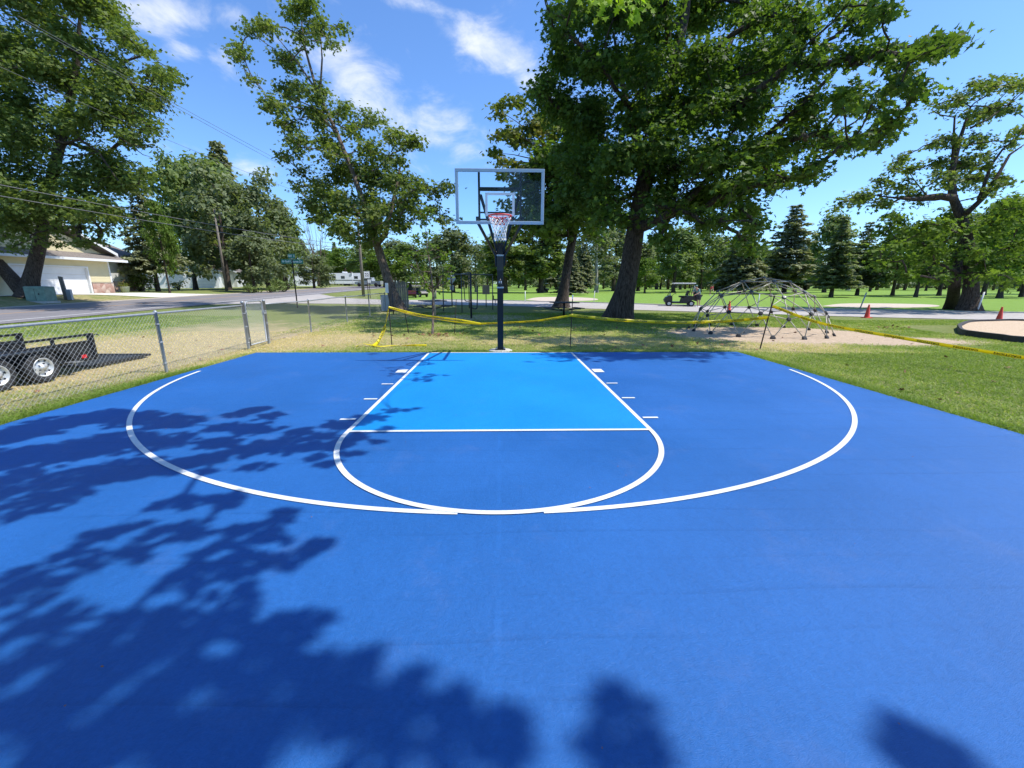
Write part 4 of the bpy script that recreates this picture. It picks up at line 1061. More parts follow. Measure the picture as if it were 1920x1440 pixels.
# set-back wing on the right
wx = HX-4.5; wy = yR+9
hp('wing_wall', MB().box((wx-7, yR+.001, zG-.4), (wx, wy, zE+.5)), 'siding_grey')
wf = hp('window', MB().box((wx+.001, yR+.6, zG+1.9), (wx+.05, yR+4.5, zG+3.0)), 'white_paint')
each('pane', MB().box((wx+.051, yR+.7, zG+1.98), (wx+.058, yR+2.4, zG+2.92)).box((wx+.051, yR+2.55, zG+1.98), (wx+.058, yR+4.4, zG+2.92)), 'glass_dark', wf, True)
hp('wing_stone', MB().box((wx+.001, yR+.002, zG-.4), (wx+.08, wy, zG+1.1)), 'stone')
hp('wing_roof', MB().prism([(wx+.8, zE+.45), (wx-3.5, zE+2.3), (wx-7.8, zE+.45), (wx-7.8, zE+.35), (wx+.8, zE+.35)], yR+.002, wy+.6, 'y'), 'shingle')
sd = hp('satellite_dish', MB().lathe([(0,0),(.25,.03),(.42,.10),(.43,.12),(.25,.05),(0,.02)], (wx-1.0, yR+2.2, zE+2.6), 16, 'x').tube([(wx-1.2, yR+2.2, zE+1.5), (wx-1.0, yR+2.2, zE+2.6)], .03, 6), 'sign_back')
# white houses seen between the trunks
def gable_house(p, rz, W, D, Hh, rise, label, wall='white_paint', door=True, gar=True):
    t = thing('house', label, 'house', p, rz)
    part('wall', MB().prism([(-W/2,-.5),(W/2,-.5),(W/2,Hh),(0,Hh+rise),(-W/2,Hh)], 0, D), wall, t)
    mb = MB()
    for s in (-1, 1): mb.prism([(s*(W/2+.4),Hh-.12),(0,Hh+rise+.08),(0,Hh+rise+.24),(s*(W/2+.4),Hh+.06)], -.4, D+.4)
    part('roof', mb, 'shingle', t)
    mb = MB()
    for s in (-1, 1): mb.prism([(s*(W/2+.4),Hh-.16),(0,Hh+rise+.04),(0,Hh+rise+.26),(s*(W/2+.4),Hh+.08)], -.46, -.402)
    each('rake_board', mb, 'white_paint', t)
    if gar:
        g_ = part('garage_door', MB().box((-.4,-.06,0), (W/2-.5,-.001,2.2), .01), 'white_paint', t)
        mb = MB()
        for k in range(1, 4): mb.box((-.35,-.068,k*.55-.012), (W/2-.55,-.0605,k*.55+.012))
        part('door_seams', mb, 'sign_back', g_)
    if door:
        d_ = part('door', MB().box((-W/2+.5,-.06,0), (-W/2+1.45,-.001,2.05), .01), 'siding_grey', t)
        part('door_window', MB().box((-W/2+.75,-.07,1.1), (-W/2+1.2,-.0605,1.75)), 'glass_dark', d_)
    return t
gable_house(at(345, 66), .45, 9.5, 9, 2.7, 2.0, 'small white house with a garage door seen between the trunks left of the utility pole')
gable_house(at(568, 84), .5, 5.5, 6, 2.6, 1.5, 'white shed half hidden by the bush right of the street name sign', gar=False)
gable_house(at(403, 72), .3, 7, 7, 2.5, 1.6, 'grey white house in deep shade behind the utility pole', wall='siding_grey', door=False)

# ------------------------------------------------------------------ trailer
TX = -8.15; t = thing('utility_trailer', 'black tandem axle utility trailer with silver rims parked behind the fence', 'trailer', (TX-.8, -4.08, G(-8.9, -4)))
ox, oy = TX-.8, -4.0
def tp(name, mb, mat, par=None): return part(name, mb, mat, par or t)
x0, x1 = -.78, .62     # body side walls in trailer space (x0 far, x1 near)
yb, yf = 2.25, -3.4
mb = MB()
for xx in (x0, x1): mb.box((xx-.012, yf, .30), (xx+.012, yb, .72), .004)
mb.box((x0, yf-.012, .30), (x1, yf+.012, .72)); tp('side_panel', mb, 'black_paint')
tp('floor', MB().box((x0+.013, yf+.013, .33), (x1-.013, yb, .36)), 'timber_dark')
mb = MB()
for xx in (x0, x1):
    mb.tube([(xx, yf, .89), (xx, yb, .89)], .028, 8)
    for yy in np.linspace(yf, yb, 9): mb.box((xx-.022, yy-.022, .30), (xx+.022, yy+.022, .88), .003)
    mb.box((xx-.03, yf, .70), (xx+.03, yb, .75), .004).box((xx-.035, yf, .26), (xx+.035, yb, .31), .004)
tp('rail_frame', mb, 'black_metal')
each('tail_gate_post', MB().box((x1-.05, yb, .26), (x1+.05, yb+.06, .92), .006).box((x0-.05, yb, .26), (x0+.05, yb+.06, .92), .006).box((x0, yb, .26), (x1, yb+.06, .34), .004), 'black_metal', t)
tp('tail_light', MB().box((x1+.036, yb-.28, .34), (x1+.055, yb-.18, .42), .004), 'red_plastic')
tp('ramp', MB().box((x0+.06, yb+.07, .05), (x1-.04, yb+1.45, .085), .004).box((x0+.06, yb+1.35, .086), (x1-.04, yb+1.44, .11)).box((x1-.09, yb+.07, .086), (x1-.04, yb+1.34, .12)), 'black_paint')
tp('latch_hook', MB().tube([(x1, yb+.06, .84), (x1, yb+.16, .88), (x1, yb+.22, .84)], .012, 6), 'black_metal')
WY = (1.05, .36)
fy = [(1.58,.40),(1.48,.62),(1.32,.72),(.09,.72),(-.08,.62),(-.18,.40)]
mb = MB(); vs = []; fs = []
for (yy, zz_) in fy:
    vs += [(x1+.04, yy, zz_), (x1+.30, yy, zz_), (x1+.30, yy, zz_-.03), (x1+.04, yy, zz_-.03)]
for i in range(len(fy)-1):
    for k in range(4): fs.append((i*4+k, i*4+(k+1) % 4, (i+1)*4+(k+1) % 4, (i+1)*4+k))
mb.add(vs, fs); tp('fender', mb, 'black_paint')
tp('step', MB().box((x1+.05, 1.62, .30), (x1+.22, 1.80, .32), .004).box((x1+.05, 1.78, .18), (x1+.07, 1.80, .295)), 'steel')
def wheel(x, y, side, R_=.275):
    w_ = part('wheel', MB().tube([(x-side*.3, y, R_), (x, y, R_)], .03, 8), 'black_metal', t)
    prof = [(R_*.60,-.09),(R_*.80,-.105),(R_*.95,-.095),(R_,-.06),(R_,.06),(R_*.95,.095),(R_*.80,.105),(R_*.60,.09),(R_*.58,.0),(R_*.60,-.09)]
    o = part('tyre', MB().lathe(prof, (x, y, R_), 36, 'x'), 'rubber', w_)
    s = side; pr = [(R_*.60,s*.09),(R_*.61,s*.100),(R_*.56,s*.10),(R_*.52,s*.06),(R_*.42,s*.05),(R_*.30,s*.075),(R_*.20,s*.08),(R_*.18,s*.11),(0,s*.115)]
    part('rim', MB().lathe(pr, (x, y, R_), 32, 'x'), 'chrome', w_)
    mb = MB()
    for k in range(8):
        a = 2*PI*k/8+.2; cy_, cz = y+R_*.42*math.cos(a), R_+R_*.42*math.sin(a)
        ca, sa = math.cos(a), math.sin(a)
        def q(u_, v_): return (x+s*.0645, cy_+u_*ca-v_*sa, cz+u_*sa+v_*ca)
        mb.add([q(.030,-.022), q(.030,.022), q(-.022,0)], [(0,1,2)])
    for k in range(5):
        a = 2*PI*k/5; mb.lathe([(0,s*.105),(.012,s*.1),(.012,s*.075)], (x, y+R_*.25*math.cos(a), R_+R_*.25*math.sin(a)), 6, 'x')
    part('hand_holes', mb, 'black_metal', w_)
for c_ in t.children: c_.scale[2] = .80
for y in WY: wheel(x1+.17, y, 1); wheel(x0-.17, y, -1)
for y in WY: tp('axle', MB().tube([(x0-.1, y, .26), (x1+.1, y, .26)], .035, 8), 'black_metal')

# ------------------------------------------------------------------ people (skinned skeletons)
def skin(name, joints, edges, parent, mat, root=0, sub=2):
    me = bpy.data.meshes.new(name); me.from_pydata([j[0] for j in joints], edges, []); o = bpy.data.objects.new(name, me); COL.objects.link(o)
    m_ = o.modifiers.new('s', 'SKIN'); m_.use_smooth_shade = True
    sv = me.skin_vertices[0].data if me.skin_vertices else None
    if sv is None:
        bm = bmesh.new(); bm.from_mesh(me); bm.verts.layers.skin.verify(); bm.to_mesh(me); bm.free(); sv = me.skin_vertices[0].data
    for i, j in enumerate(joints):
        r_ = j[1] if hasattr(j[1], '__len__') else (j[1], j[1]); sv[i].radius = r_; sv[i].use_root = (i == root)
    s_ = o.modifiers.new('u', 'SUBSURF'); s_.levels = sub; s_.render_levels = sub
    dg = bpy.context.evaluated_depsgraph_get(); m2 = bpy.data.meshes.new_from_object(o.evaluated_get(dg))
    bpy.data.objects.remove(o); m2.name = name; m2.materials.clear(); m2.materials.append(M[mat])
    m2.polygons.foreach_set('use_smooth', [True]*len(m2.polygons)); m2.update()
    return link(name, m2, parent)
def person(p, rz, label, lean, shirt, shorts, hands, hat=None):
    """lean: forward tilt of the trunk; hands: two target points in body space. faces -y"""
    t = thing('person', label, 'person', p, rz)
    hip = Vector((0, 0, .92)); d = Vector((0, -math.sin(lean), math.cos(lean)))
    ch = hip+d*.30; sh = hip+d*.50; nk = hip+d*.58; hd = nk+Vector((0, -math.sin(lean*1.1), math.cos(lean*1.1)))*.16
    J = [(hip, (.15,.11)), (hip+d*.15, (.135,.10)), (ch, (.155,.115)), (sh, (.13,.09)), (nk, .052), (hd-Vector((0,0,.06)), .07), (hd, (.078,.092)), (hd+Vector((0,0,.07)), .06)]
    E_ = [(0,1),(1,2),(2,3),(3,4),(4,5),(5,6),(6,7)]
    def add(p, r, c): J.append((Vector(p), r)); E_.append((c, len(J)-1)); return len(J)-1
    arms = {}
    for s, hnd in zip((-1, 1), hands):
        a = add(sh+Vector((s*.17, 0, -.01)), .052, 3); hv = Vector(hnd); sp = J[a][0]; mid = (sp+hv)/2; L_ = (hv-sp).length
        out = max(0.0, .30**2-(L_/2)**2)**.5; el_ = mid+Vector((s*.6, .5, -.4)).normalized()*out
        e_ = add(el_, .040, a); w1 = add(hv, .026, e_); dr = (hv-el_).normalized(); pl = add(hv+dr*.06, (.036,.018), w1); arms[s] = (a, e_)
        for f_ in range(4):
            side = Vector((1, 0, 0))*(f_-1.5)*.018; k1 = add(hv+dr*.10+side, .009, pl); add(hv+dr*(.15-.008*abs(f_-1.3))+side+Vector((0, 0, -.02)), .007, k1)
        add(hv+dr*.06+Vector((-s*.045, 0, 0)), .009, pl)
    legs = {}
    for s in (-1, 1):
        a = add((s*.09, 0, .86), .085, 0); k_ = add((s*.10, -.02, .48), .055, a); f_ = add((s*.10, .01, .08), .038, k_); g_ = add((s*.11, -.02, .035), (.045,.035), f_); add((s*.12, -.16, .03), (.04,.025), g_); legs[s] = (a, k_)
    b_ = skin('body', J, E_, t, 'skin')
    def sub(idx, grow, nm, mt, trims=()):
        mp_ = {i: k for k, i in enumerate(idx)}; jj_ = []
        for i in idx:
            r_ = J[i][1]; r_ = tuple(x+grow for x in r_) if hasattr(r_, '__len__') else r_+grow; pos_ = J[i][0]
            for (c, par, f) in trims:
                if c == i: pos_ = J[par][0].lerp(J[c][0], f)
            jj_.append((pos_, r_))
        return skin(nm, jj_, [(mp_[a], mp_[b2]) for a, b2 in E_ if a in mp_ and b2 in mp_], t, mt)
    sub([0,1,2,3,arms[-1][0],arms[-1][1],arms[1][0],arms[1][1]], .022, 'shirt', shirt, [(arms[-1][1],arms[-1][0],.75),(arms[1][1],arms[1][0],.75)])
    sub([0,legs[-1][0],legs[-1][1],legs[1][0],legs[1][1]], .026, 'shorts', shorts, [(legs[-1][1],legs[-1][0],.95),(legs[1][1],legs[1][0],.95)])
    hb = MB().lathe([(0,.098),(.05,.088),(.085,.045),(.098,-.01),(.094,-.05),(.08,-.04),(.08,.03),(.0,.08)], tuple(hd+Vector((0,.02,.03))), 14); part('hair', hb, 'hair', t)
    fb_ = MB().lathe([(0,.02),(.016,0),(0,-.02)], tuple(hd+Vector((0,-.098,-.012))), 8, 'y'); part('nose', fb_, 'skin', t)
    mb = MB()
    for s in (-1, 1): mb.lathe([(0,-.006),(.011,0),(0,.006)], tuple(hd+Vector((s*.032,-.088,.012))), 8, 'y')
    each('eye', mb, 'tape_ink', t)
    mb = MB()
    for s in (-1, 1): mb.lathe([(0,-.012),(.028,0),(0,.012)], tuple(hd+Vector((s*.083,.01,0))), 8, 'x')
    each('ear', mb, 'skin', t)
    mb = MB()
    for s in (-1, 1): mb.box((s*.115-.05,-.20,-.005), (s*.115+.05,.06,.075), .025)
    each('shoe', mb, 'white_paint', t)
    if hat: part('cap', MB().lathe([(0,.13),(.06,.12),(.10,.06),(.102,.03),(.09,.03),(0,.10)], tuple(hd+Vector((0,0,.0))), 14).box((hd.x-.07,hd.y-.20,hd.z+.035), (hd.x+.07,hd.y-.08,hd.z+.05), .006), hat, t)
    return t
pp = gp(1309, 575.5); person(pp, -1.2, 'person in a teal shirt bending over golf bags behind the dark golf cart', .55, 'shirt_teal', 'shorts_dark', [(-.18,-.62,1.0),(.18,-.60,.95)], hat='shirt_teal')
pp = gp(1331, 553.5); person(pp, .5, 'person in a red shirt and tan shorts leaning forward on the golf green', .5, 'shirt_red', 'shorts_tan', [(-.05,-.55,.72),(.05,-.55,.68)])
mb = MB().tube([(0,0,.78),(.02,-.12,0)], .008, 6).box((-.05,-.15,-.0), (.05,-.10,.05)); q = gp(1331, 553.5); 
gc = single('golf_club', mb, 'steel', 'thin golf club held by the person in the red shirt', 'golf club', loc=(q[0]+.28, q[1]-.48, q[2]))

# ------------------------------------------------------------------ golf carts (face +x)
def golf_cart(p, rz, label, body='black_paint', enclosed=False):
    t = thing('golf_cart', label, 'golf cart', p, rz, 'golf carts on the course')
    part('chassis', MB().box((-1.05,-.50,.24), (1.05,.50,.36), .03), body, t)
    part('front_cowl', MB().prism([(.62,.30),(1.20,.30),(1.26,.48),(1.12,.72),(.80,.86),(.66,.80)], -.50, .50), body, t)
    part('rear_body', MB().prism([(-1.20,.40),(-1.14,.78),(-.60,.84),(-.10,.66),(-.02,.36),(-.45,.32),(-.9,.52)], -.54, .54), body, t)
    part('seat', MB().box((-.45,-.48,.70), (.10,.48,.82), .03), 'rubber', t); part('seat_back', MB().prism([(-.50,.84),(-.38,.84),(-.50,1.22),(-.60,1.22)], -.46, .46), 'rubber', t)
    part('roof', MB().box((-.98,-.60,1.74), (.66,.60,1.83), .03), 'white_paint', t)
    mb = MB()
    for s in (-1, 1):
        mb.tube([(.98,s*.46,.80),(.50,s*.52,1.76)], .024, 6); mb.tube([(-.70,s*.48,.80),(-.86,s*.52,1.76)], .03, 6)
    each('roof_strut', mb, 'black_metal', t)
    mb = MB().tube([(.78,.22,.72),(.42,.22,1.06)], .018, 6); mb.tube([(.42+.08*math.sin(a)*.5, .22+.17*math.cos(a), 1.08+.15*math.sin(a)) for a in np.linspace(0, 2*PI, 15)], .014, 6); part('steering_wheel', mb, 'black_metal', t)
    for (x, rr_) in ((.86,.22),(-.80,.23)):
        for s in (-1, 1):
            w_ = part('wheel', MB().lathe([(rr_*.55,-.07),(rr_*.9,-.085),(rr_,-.05),(rr_,.05),(rr_*.9,.085),(rr_*.55,.07)], (x, s*.48, rr_), 20, 'y'), 'rubber', t)
            part('rim', MB().lathe([(rr_*.55,s*.07),(rr_*.4,s*.05),(rr_*.15,s*.08),(0,s*.085)], (x, s*.48, rr_), 16, 'y'), 'chrome', w_)
    bag = None
    for s in (-.2, .2):
        bag = part('bag_rack', MB().tube([(-1.05,s,.62),(-1.10,s,1.0)], .02, 5), 'black_metal', t)
    return t
def golf_bag(p, rz, label, mat):
    t = thing('golf_bag', label, 'golf bag', p, rz, 'golf bags on the cart')
    part('bag', MB().tube([(0,0,0),(.03,0,.45),(.10,0,.85)], [.12,.13,.125], 12), mat, t)
    part('pocket', MB().box((-.19,-.08,.12), (-.10,.08,.45), .02), mat, t)
    mb = MB()
    for k in range(7):
        a = k*.9; mb.tube([(.1+.05*math.cos(a), .05*math.sin(a), .85), (.15+.06*math.cos(a), .07*math.sin(a), 1.02+.03*(k % 3))], .009, 5); mb.lathe([(0,.05),(.035,.02),(.03,-.02),(0,-.03)], (.15+.06*math.cos(a), .07*math.sin(a), 1.04+.03*(k % 3)), 7)
    part('clubs', mb, 'steel', t); return t
cp = (gp(1257, 573)+gp(1292, 575))/2; ang = math.atan2(cp[1]-CAM[1], cp[0]-CAM[0])+PI/2+.12
c1 = golf_cart(cp, ang, 'dark golf cart with a white roof and bags left of the climbing dome')
ca, sa = math.cos(ang), math.sin(ang)
for k, (s, mt) in enumerate(((-.22, 'shirt_teal'), (.22, 'black_paint'))):
    golf_bag((cp[0]-1.13*ca-s*sa, cp[1]-1.13*sa+s*ca, cp[2]+.45), ang, ('pale grey golf bag strapped to the near side of the dark golf cart', 'black golf bag strapped to the far side of the dark cart')[k], ('sign_back', 'black_paint')[k])
dup(c1, gp(1017, 548.3), 2.6, 'tiny golf cart far off on the fairway beside a pine trunk')
p = at(771.5, 50); cb = golf_cart(p, math.atan2(CAM[1]-p[1], CAM[0]-p[0]), 'burgundy golf cart with a cream roof facing us right of the plank screen', 'burgundy')
p2 = at(787, 53); dup(c1, p2, math.atan2(CAM[1]-p2[1], CAM[0]-p2[0])+.5, 'black golf cart behind the burgundy cart near the young tree')

# ------------------------------------------------------------------ far vehicles
p = at(650, 96); rv = thing('camper', 'white travel trailer with a dark stripe parked beyond the road bend', 'camper', p, 0)
rv.rotation_euler = (0, 0, PI+.38)
part('body', MB().prism([(-3.6,.45),(3.4,.45),(3.6,1.0),(3.4,2.75),(-3.6,2.85)], -1.1, 1.1).box((-.5,-.4,2.85), (.6,.4,3.1), .05), 'white_paint', rv)
each('stripe', MB().box((-3.55,-1.118,1.15), (3.4,-1.102,1.32)).box((-3.55,1.102,1.15), (3.4,1.118,1.32)), 'grey_paint', rv)
for x in (-2.2, .6, 2.5): each('window', MB().box((x-.4,-1.115,1.55), (x+.4,-1.101,2.15)).box((x-.4,1.101,1.55), (x+.4,1.115,2.15)), 'glass_dark', rv)
part('window', MB().prism([(3.48,1.6),(3.53,1.6),(3.46,2.3),(3.41,2.3)], -.6, .6), 'glass_dark', rv)
for s in (-1, 1):
    for x in (-.6, .25): part('wheel', MB().lathe([(0,-.1),(.33,-.1),(.36,0),(.33,.1),(0,.1)], (x, s*.95, .36), 16, 'y'), 'rubber', rv)
p = at(694, 88); tk = thing('pickup_truck', 'silver pickup truck parked beyond the pole at the road bend', 'pickup truck', p, PI-.15)
part('body', MB().prism([(-2.8,.45),(2.8,.45),(2.85,.95),(1.5,1.15),(-2.8,1.15)], -.95, .95), 'silver_paint', tk)
part('cab', MB().prism([(-.9,1.151),(1.45,1.151),(.75,1.85),(-.75,1.88)], -.82, .82), 'silver_paint', tk)
part('window', MB().prism([(-.7,1.22),(1.15,1.22),(.68,1.75),(-.62,1.78)], -.835, .835), 'glass_dark', tk)
for x in (-1.8, 1.9):
    for s in (-1, 1): part('wheel', MB().lathe([(0,-.12),(.37,-.12),(.40,0),(.37,.12),(0,.12)], (x, s*.86, .40), 16, 'y'), 'rubber', tk)
p = at(663, 88); t = thing('pole_flag', 'pale small flag on a short pole beside the far camper', 'flag', p)
part('pole', MB().tube([(0,0,0),(0,0,2.9)], .05, 6), 'white_paint', t); part('cloth', MB().prism([(-.02,2.9),(-.75,2.4),(-.7,1.9),(-.4,2.0),(-.02,2.35)], -.01, .01), 'cream_plastic', t)

# ------------------------------------------------------------------ course stakes and posts
def marker(u, v, h, dx, label, mat='white_paint', r=.035):
    p = gp(u, v); t = single('course_marker', MB().tube([(0,0,-.1), (dx,0,h)], r, 8), mat, label, 'marker post', 'marker posts along the side road', loc=tuple(p)); return t
marker(984.5, 567, 1.05, .0, 'pale marker stake at the sand bunker right of the hoop post')
marker(1113, 568, 1.10, .06, 'thin pale marker stake between the two leaning tree trunks', r=.028)
marker(1255, 574, 1.02, .0, 'white marker stake in front of the golf cart front wheel')
marker(1420, 577, 1.05, .04, 'white marker stake seen through the dome')
marker(1611, 581, 1.20, .28, 'leaning grey marker stake left of the cone beside the sand bunker', 'sign_back', .04)
marker(1831, 586, 1.30, .16, 'pale marker stake against the right hand twin trunk', 'white_paint', .045)
marker(817, 560, 1.05, .0, 'brown wooden bollard across the side road behind the young tree', 'wood_grey', .10)
marker(779, 558, 1.2, .0, 'brown wooden bollard beside the burgundy golf cart', 'wood_grey', .09)
p = gp(828, 546); single('tee_marker', MB().lathe([(0,.22),(.10,.18),(.14,.08),(.12,0),(0,0)], n=10), 'tape', 'small yellow tee marker on the grass behind the young tree', 'tee marker', loc=tuple(p))

#TREES
# ------------------------------------------------------------------ big trees
def PC(lst, zc, dz, copies, rng, zfun=None, k_=.80):
    out = []
    for (u, v, r) in lst:
        z_ = zfun(u, v) if zfun else zc
        for k in range(copies):
            d = z_+dz*rng.uniform(-1, 1); uu = u+r*.25*rng.normal(); vv = v+r*.25*rng.normal()
            out.append((P(uu, vv, d), r*d/778*k_/(1+((u-960)/778)**2)**.32))
    return out
def PT(lst, zc0, zc1=None):
    n = len(lst); return [P(u, v, zc0+((zc1 or zc0)-zc0)*i/(n-1)) for i, (u, v) in enumerate(lst)]

# left big maple across the road
rng = np.random.default_rng(11)
b = gp(50, 557); zc = float((b-CAM) @ np.array([math.sin(YAW)*math.cos(PIT), math.cos(YAW)*math.cos(PIT), -math.sin(PIT)]))
pts = [b]+PT([(64,500),(80,430),(92,360),(108,290),(128,210),(145,120),(150,30)], zc, 26.5)
c1l = PC([(130,-20,60),(195,35,38),(70,20,50),(10,75,45),(135,70,50),(225,70,30),(60,95,45),(0,120,55),(215,125,40),(190,160,40),(270,95,14),(297,140,26),(322,138,12),(270,175,32),(300,175,16),(110,150,50),(30,190,55),(200,205,40),(250,215,28),(285,235,20),(240,262,28),(120,230,50),(40,270,60),(190,300,36),(215,335,34),(268,325,18),(250,350,18),(140,330,48),(60,350,55),(-20,330,60),(180,385,36),(120,400,42),(30,410,52),(205,410,22),(-80,200,80),(-90,330,80),(-60,60,70),(-40,-60,70),(60,-80,70),(170,-70,50),(235,345,24)], 26.5, 3.4, 4, rng, None, .92)
c1l += PC([(15,440,20),(95,435,22),(148,425,20),(188,432,13),(60,445,16),(150,455,7),(25,462,9),(215,395,14),(232,405,9),(98,452,9),(180,450,6)], 26, 2.0, 2, rng)
ex = [(PT([(46,550),(20,520),(0,498),(-40,450)], zc), [.50,.42,.38,.30]),
      (PT([(128,215),(150,262),(185,285),(215,330),(240,362)], 25), [.10,.08,.06,.035,.012]), (PT([(150,262),(120,268),(85,258),(45,262)], 25), [.07,.055,.035,.012]),
      (PT([(185,285),(160,290),(110,292),(88,275)], 25.2), [.05,.04,.03,.01]), (PT([(215,330),(190,335),(176,355)], 25.2), [.04,.025,.01]),
      (PT([(195,240),(235,265),(268,290),(285,295)], 25), [.06,.04,.02,.008]), (PT([(235,265),(262,275),(300,277)], 25), [.03,.02,.006]), (PT([(175,180),(172,215),(176,255)], 25), [.05,.04,.02])]
tree_at('maple_tree', 'huge dark green maple filling the left edge, by the yellow house', b, pts, [.50,.44,.38,.34,.30,.24,.16,.08], c1l, 'leaf_left', .205, T_MAPLE, rng, group=None, flare=1.0, dens=22, per=18, spray=.58, r0=.13, extra=ex)

# leaning maple left of the hoop
rng = np.random.default_rng(12)
b = gp(748, 583); zc = 26.6
pts = [b]+PT([(735,545),(720,500),(708,462),(690,405),(664,330),(632,250),(594,170),(572,90),(565,40)], zc, zc-1)
c2 = PC([(556,22,26),(575,5,20),(500,52,22),(470,60,16),(452,98,20),(440,105,12),(530,105,26),(600,55,24),(640,50,9),(625,85,12),(565,75,18),(478,150,14),(545,165,30),(510,200,24),(590,180,26),(540,235,22),(600,225,30),(640,205,20),(560,270,26),(535,295,12),(620,280,30),(655,245,20),(695,225,22),(690,280,28),(730,255,22),(765,270,17),(740,300,22),(780,265,8),(570,320,16)], zc-.5, 2.2, 3, rng, None, .9)
c2 += PC([(640,320,30),(690,330,34),(745,340,28),(600,350,26),(580,385,20),(640,380,32),(700,385,36),(755,380,26),(595,415,20),(645,425,28),(700,430,28),(745,415,22),(775,360,16),(790,350,14),(818,360,13),(842,352,10),(832,412,10),(812,392,8),(790,400,9),(690,452,14),(660,448,12),(560,352,12)], zc-.5, 3.4, 4, rng, None, .92)
ex = [(PT([(706,458),(722,440),(732,400),(745,340),(755,290)], zc-.6), [.20,.17,.13,.08,.03]), (PT([(700,440),(672,400),(640,370)], zc-.8), [.13,.09,.04]),
      (PT([(594,170),(560,120),(520,70)], zc-1), [.07,.05,.02]), (PT([(600,180),(604,110),(600,50)], zc-1.4), [.07,.05,.02]), (PT([(632,250),(585,200),(540,180)], zc-1.4), [.06,.04,.015])]
t2 = tree_at('maple_tree', 'maple with a pale leaning trunk and tall open crown left of the hoop', b, pts, [.40,.31,.27,.25,.19,.15,.12,.09,.06,.03], c2, 'leaf_left', .195, T_MAPLE, rng, bark='bark_light', flare=.9, dens=24.0, per=16, spray=.44, r0=.08, extra=ex)
mb = MB().box((-.09,-.02,1.0), (.09,.02,1.6)); q = gp(741, 583)
single('post_marker', mb, 'white_paint', 'small white upright panel fixed by the leaning maple trunk', 'marker', loc=(q[0]-.2, q[1]-.9, q[2]+.15))
mb = MB().tube([(0,0,-.1),(0,0,1.3)], .03, 8); single('fence_end_post', mb, 'black_metal', 'dark post standing at the foot of the leaning maple', 'post', loc=tuple(gp(738, 590)))

# big maple right
rng = np.random.default_rng(13)
b = gp(1158, 598); zc = 20.5
pts = [b]+PT([(1172,545),(1183,485),(1195,410),(1212,320),(1236,235),(1262,130),(1284,30),(1298,-80),(1300,-200)], zc, zc-1)
def zf(u, v): return float(np.interp(u, [1000, 1200, 1450, 1600, 1800], [21.5, 20.5, 17.5, 14.5, 13.0]))
L4 = [(1085,30,34),(1050,70,24),(1035,30,14),(1150,20,45),(1230,30,50),(1320,20,50),(1410,20,50),(1500,30,50),(1590,30,42),(1640,15,24),(1660,25,12),
(1060,115,34),(1025,150,20),(1130,110,50),(1220,120,55),(1320,110,55),(1420,110,55),(1520,110,50),(1600,110,42),(1655,95,30),(1700,110,26),(1740,92,18),(1765,86,12),(1782,80,8),
(1045,200,32),(1010,170,14),(1110,210,50),(1210,210,55),(1310,210,55),(1410,200,55),(1510,200,50),(1590,190,42),(1645,195,32),(1690,160,26),(1720,175,18),(1660,240,22),(1640,260,18),(1672,225,14),
(1075,290,42),(1150,300,50),(1240,300,55),(1330,300,55),(1420,290,50),(1490,280,42),(1550,262,34),(1590,265,20),(1535,310,18),(1510,330,12),(1080,360,36),
(1140,370,38),(1230,370,40),(1320,370,42),(1390,345,40),(1440,335,26),(1470,340,14),(1350,415,20),(1395,395,28),(1415,420,14),(1400,452,10),(1245,425,9),(1240,445,6),(1290,400,18),(1320,420,14),(1160,412,18),(1120,400,26),(1265,395,14),(1412,468,6)]
c4 = PC([p for p in L4 if p[0] < 1450], zc, 4.5, 5, rng, zf, .88)+PC([p for p in L4 if p[0] >= 1450], zc, 3.0, 3, rng, zf, .86)
for sx_, sy_ in [(1.6,-.35),(2.4,-.1),(3.2,-.5),(3.9,-.35),(4.6,-.1),(5.3,.2),(2.0,.9),(3.0,1.3),(4.0,1.0),(5.0,1.6),(1.4,2.4),(2.6,2.9),(4.0,2.8),(5.4,3.2),(-.2,3.6),(-1.5,5.2),(.6,4.8)]:
    hz = 11.9+.4*math.sin(sx_*3)+(.0 if sy_ < 2 else .6); c4.append((np.array([sx_, sy_, 0])+SUN/SUN[2]*hz, .62 if sy_ < 0.5 else .8))
c4 += PC([(1080,-60,60),(1200,-80,70),(1330,-90,75),(1460,-80,70),(1580,-60,55),(1160,-180,75),(1300,-220,85),(1440,-200,80),(1050,-150,60),(1240,-320,80),(1380,-330,80),(1000,-60,20)], zc-1, 5.5, 3, rng)
ex = [(PT([(1193,428),(1220,420),(1250,402),(1280,383),(1300,365),(1335,325)], zc-1), [.30,.21,.19,.17,.15,.08]), (PT([(1240,230),(1290,190),(1350,120),(1380,60)], zc-1.5), [.22,.18,.12,.07]),
      (PT([(1215,330),(1180,220),(1160,120),(1150,60)], zc-1.5), [.18,.14,.09,.05]), (PT([(1330,325),(1420,270),(1500,200),(1570,130)], zc-2, 15), [.16,.13,.10,.05]), (PT([(1193,428),(1165,418),(1140,412)], zc-.5), [.12,.09,.05])]
tree_at('maple_tree', 'largest maple right of the hoop with a thick dark trunk and spreading dense crown', b, pts, [.56,.47,.44,.41,.36,.31,.27,.21,.13,.05], c4, 'leaf_maple', .185, T_MAPLE, rng, flare=.75, dens=27, per=20, spray=.42, r0=.15, extra=ex)

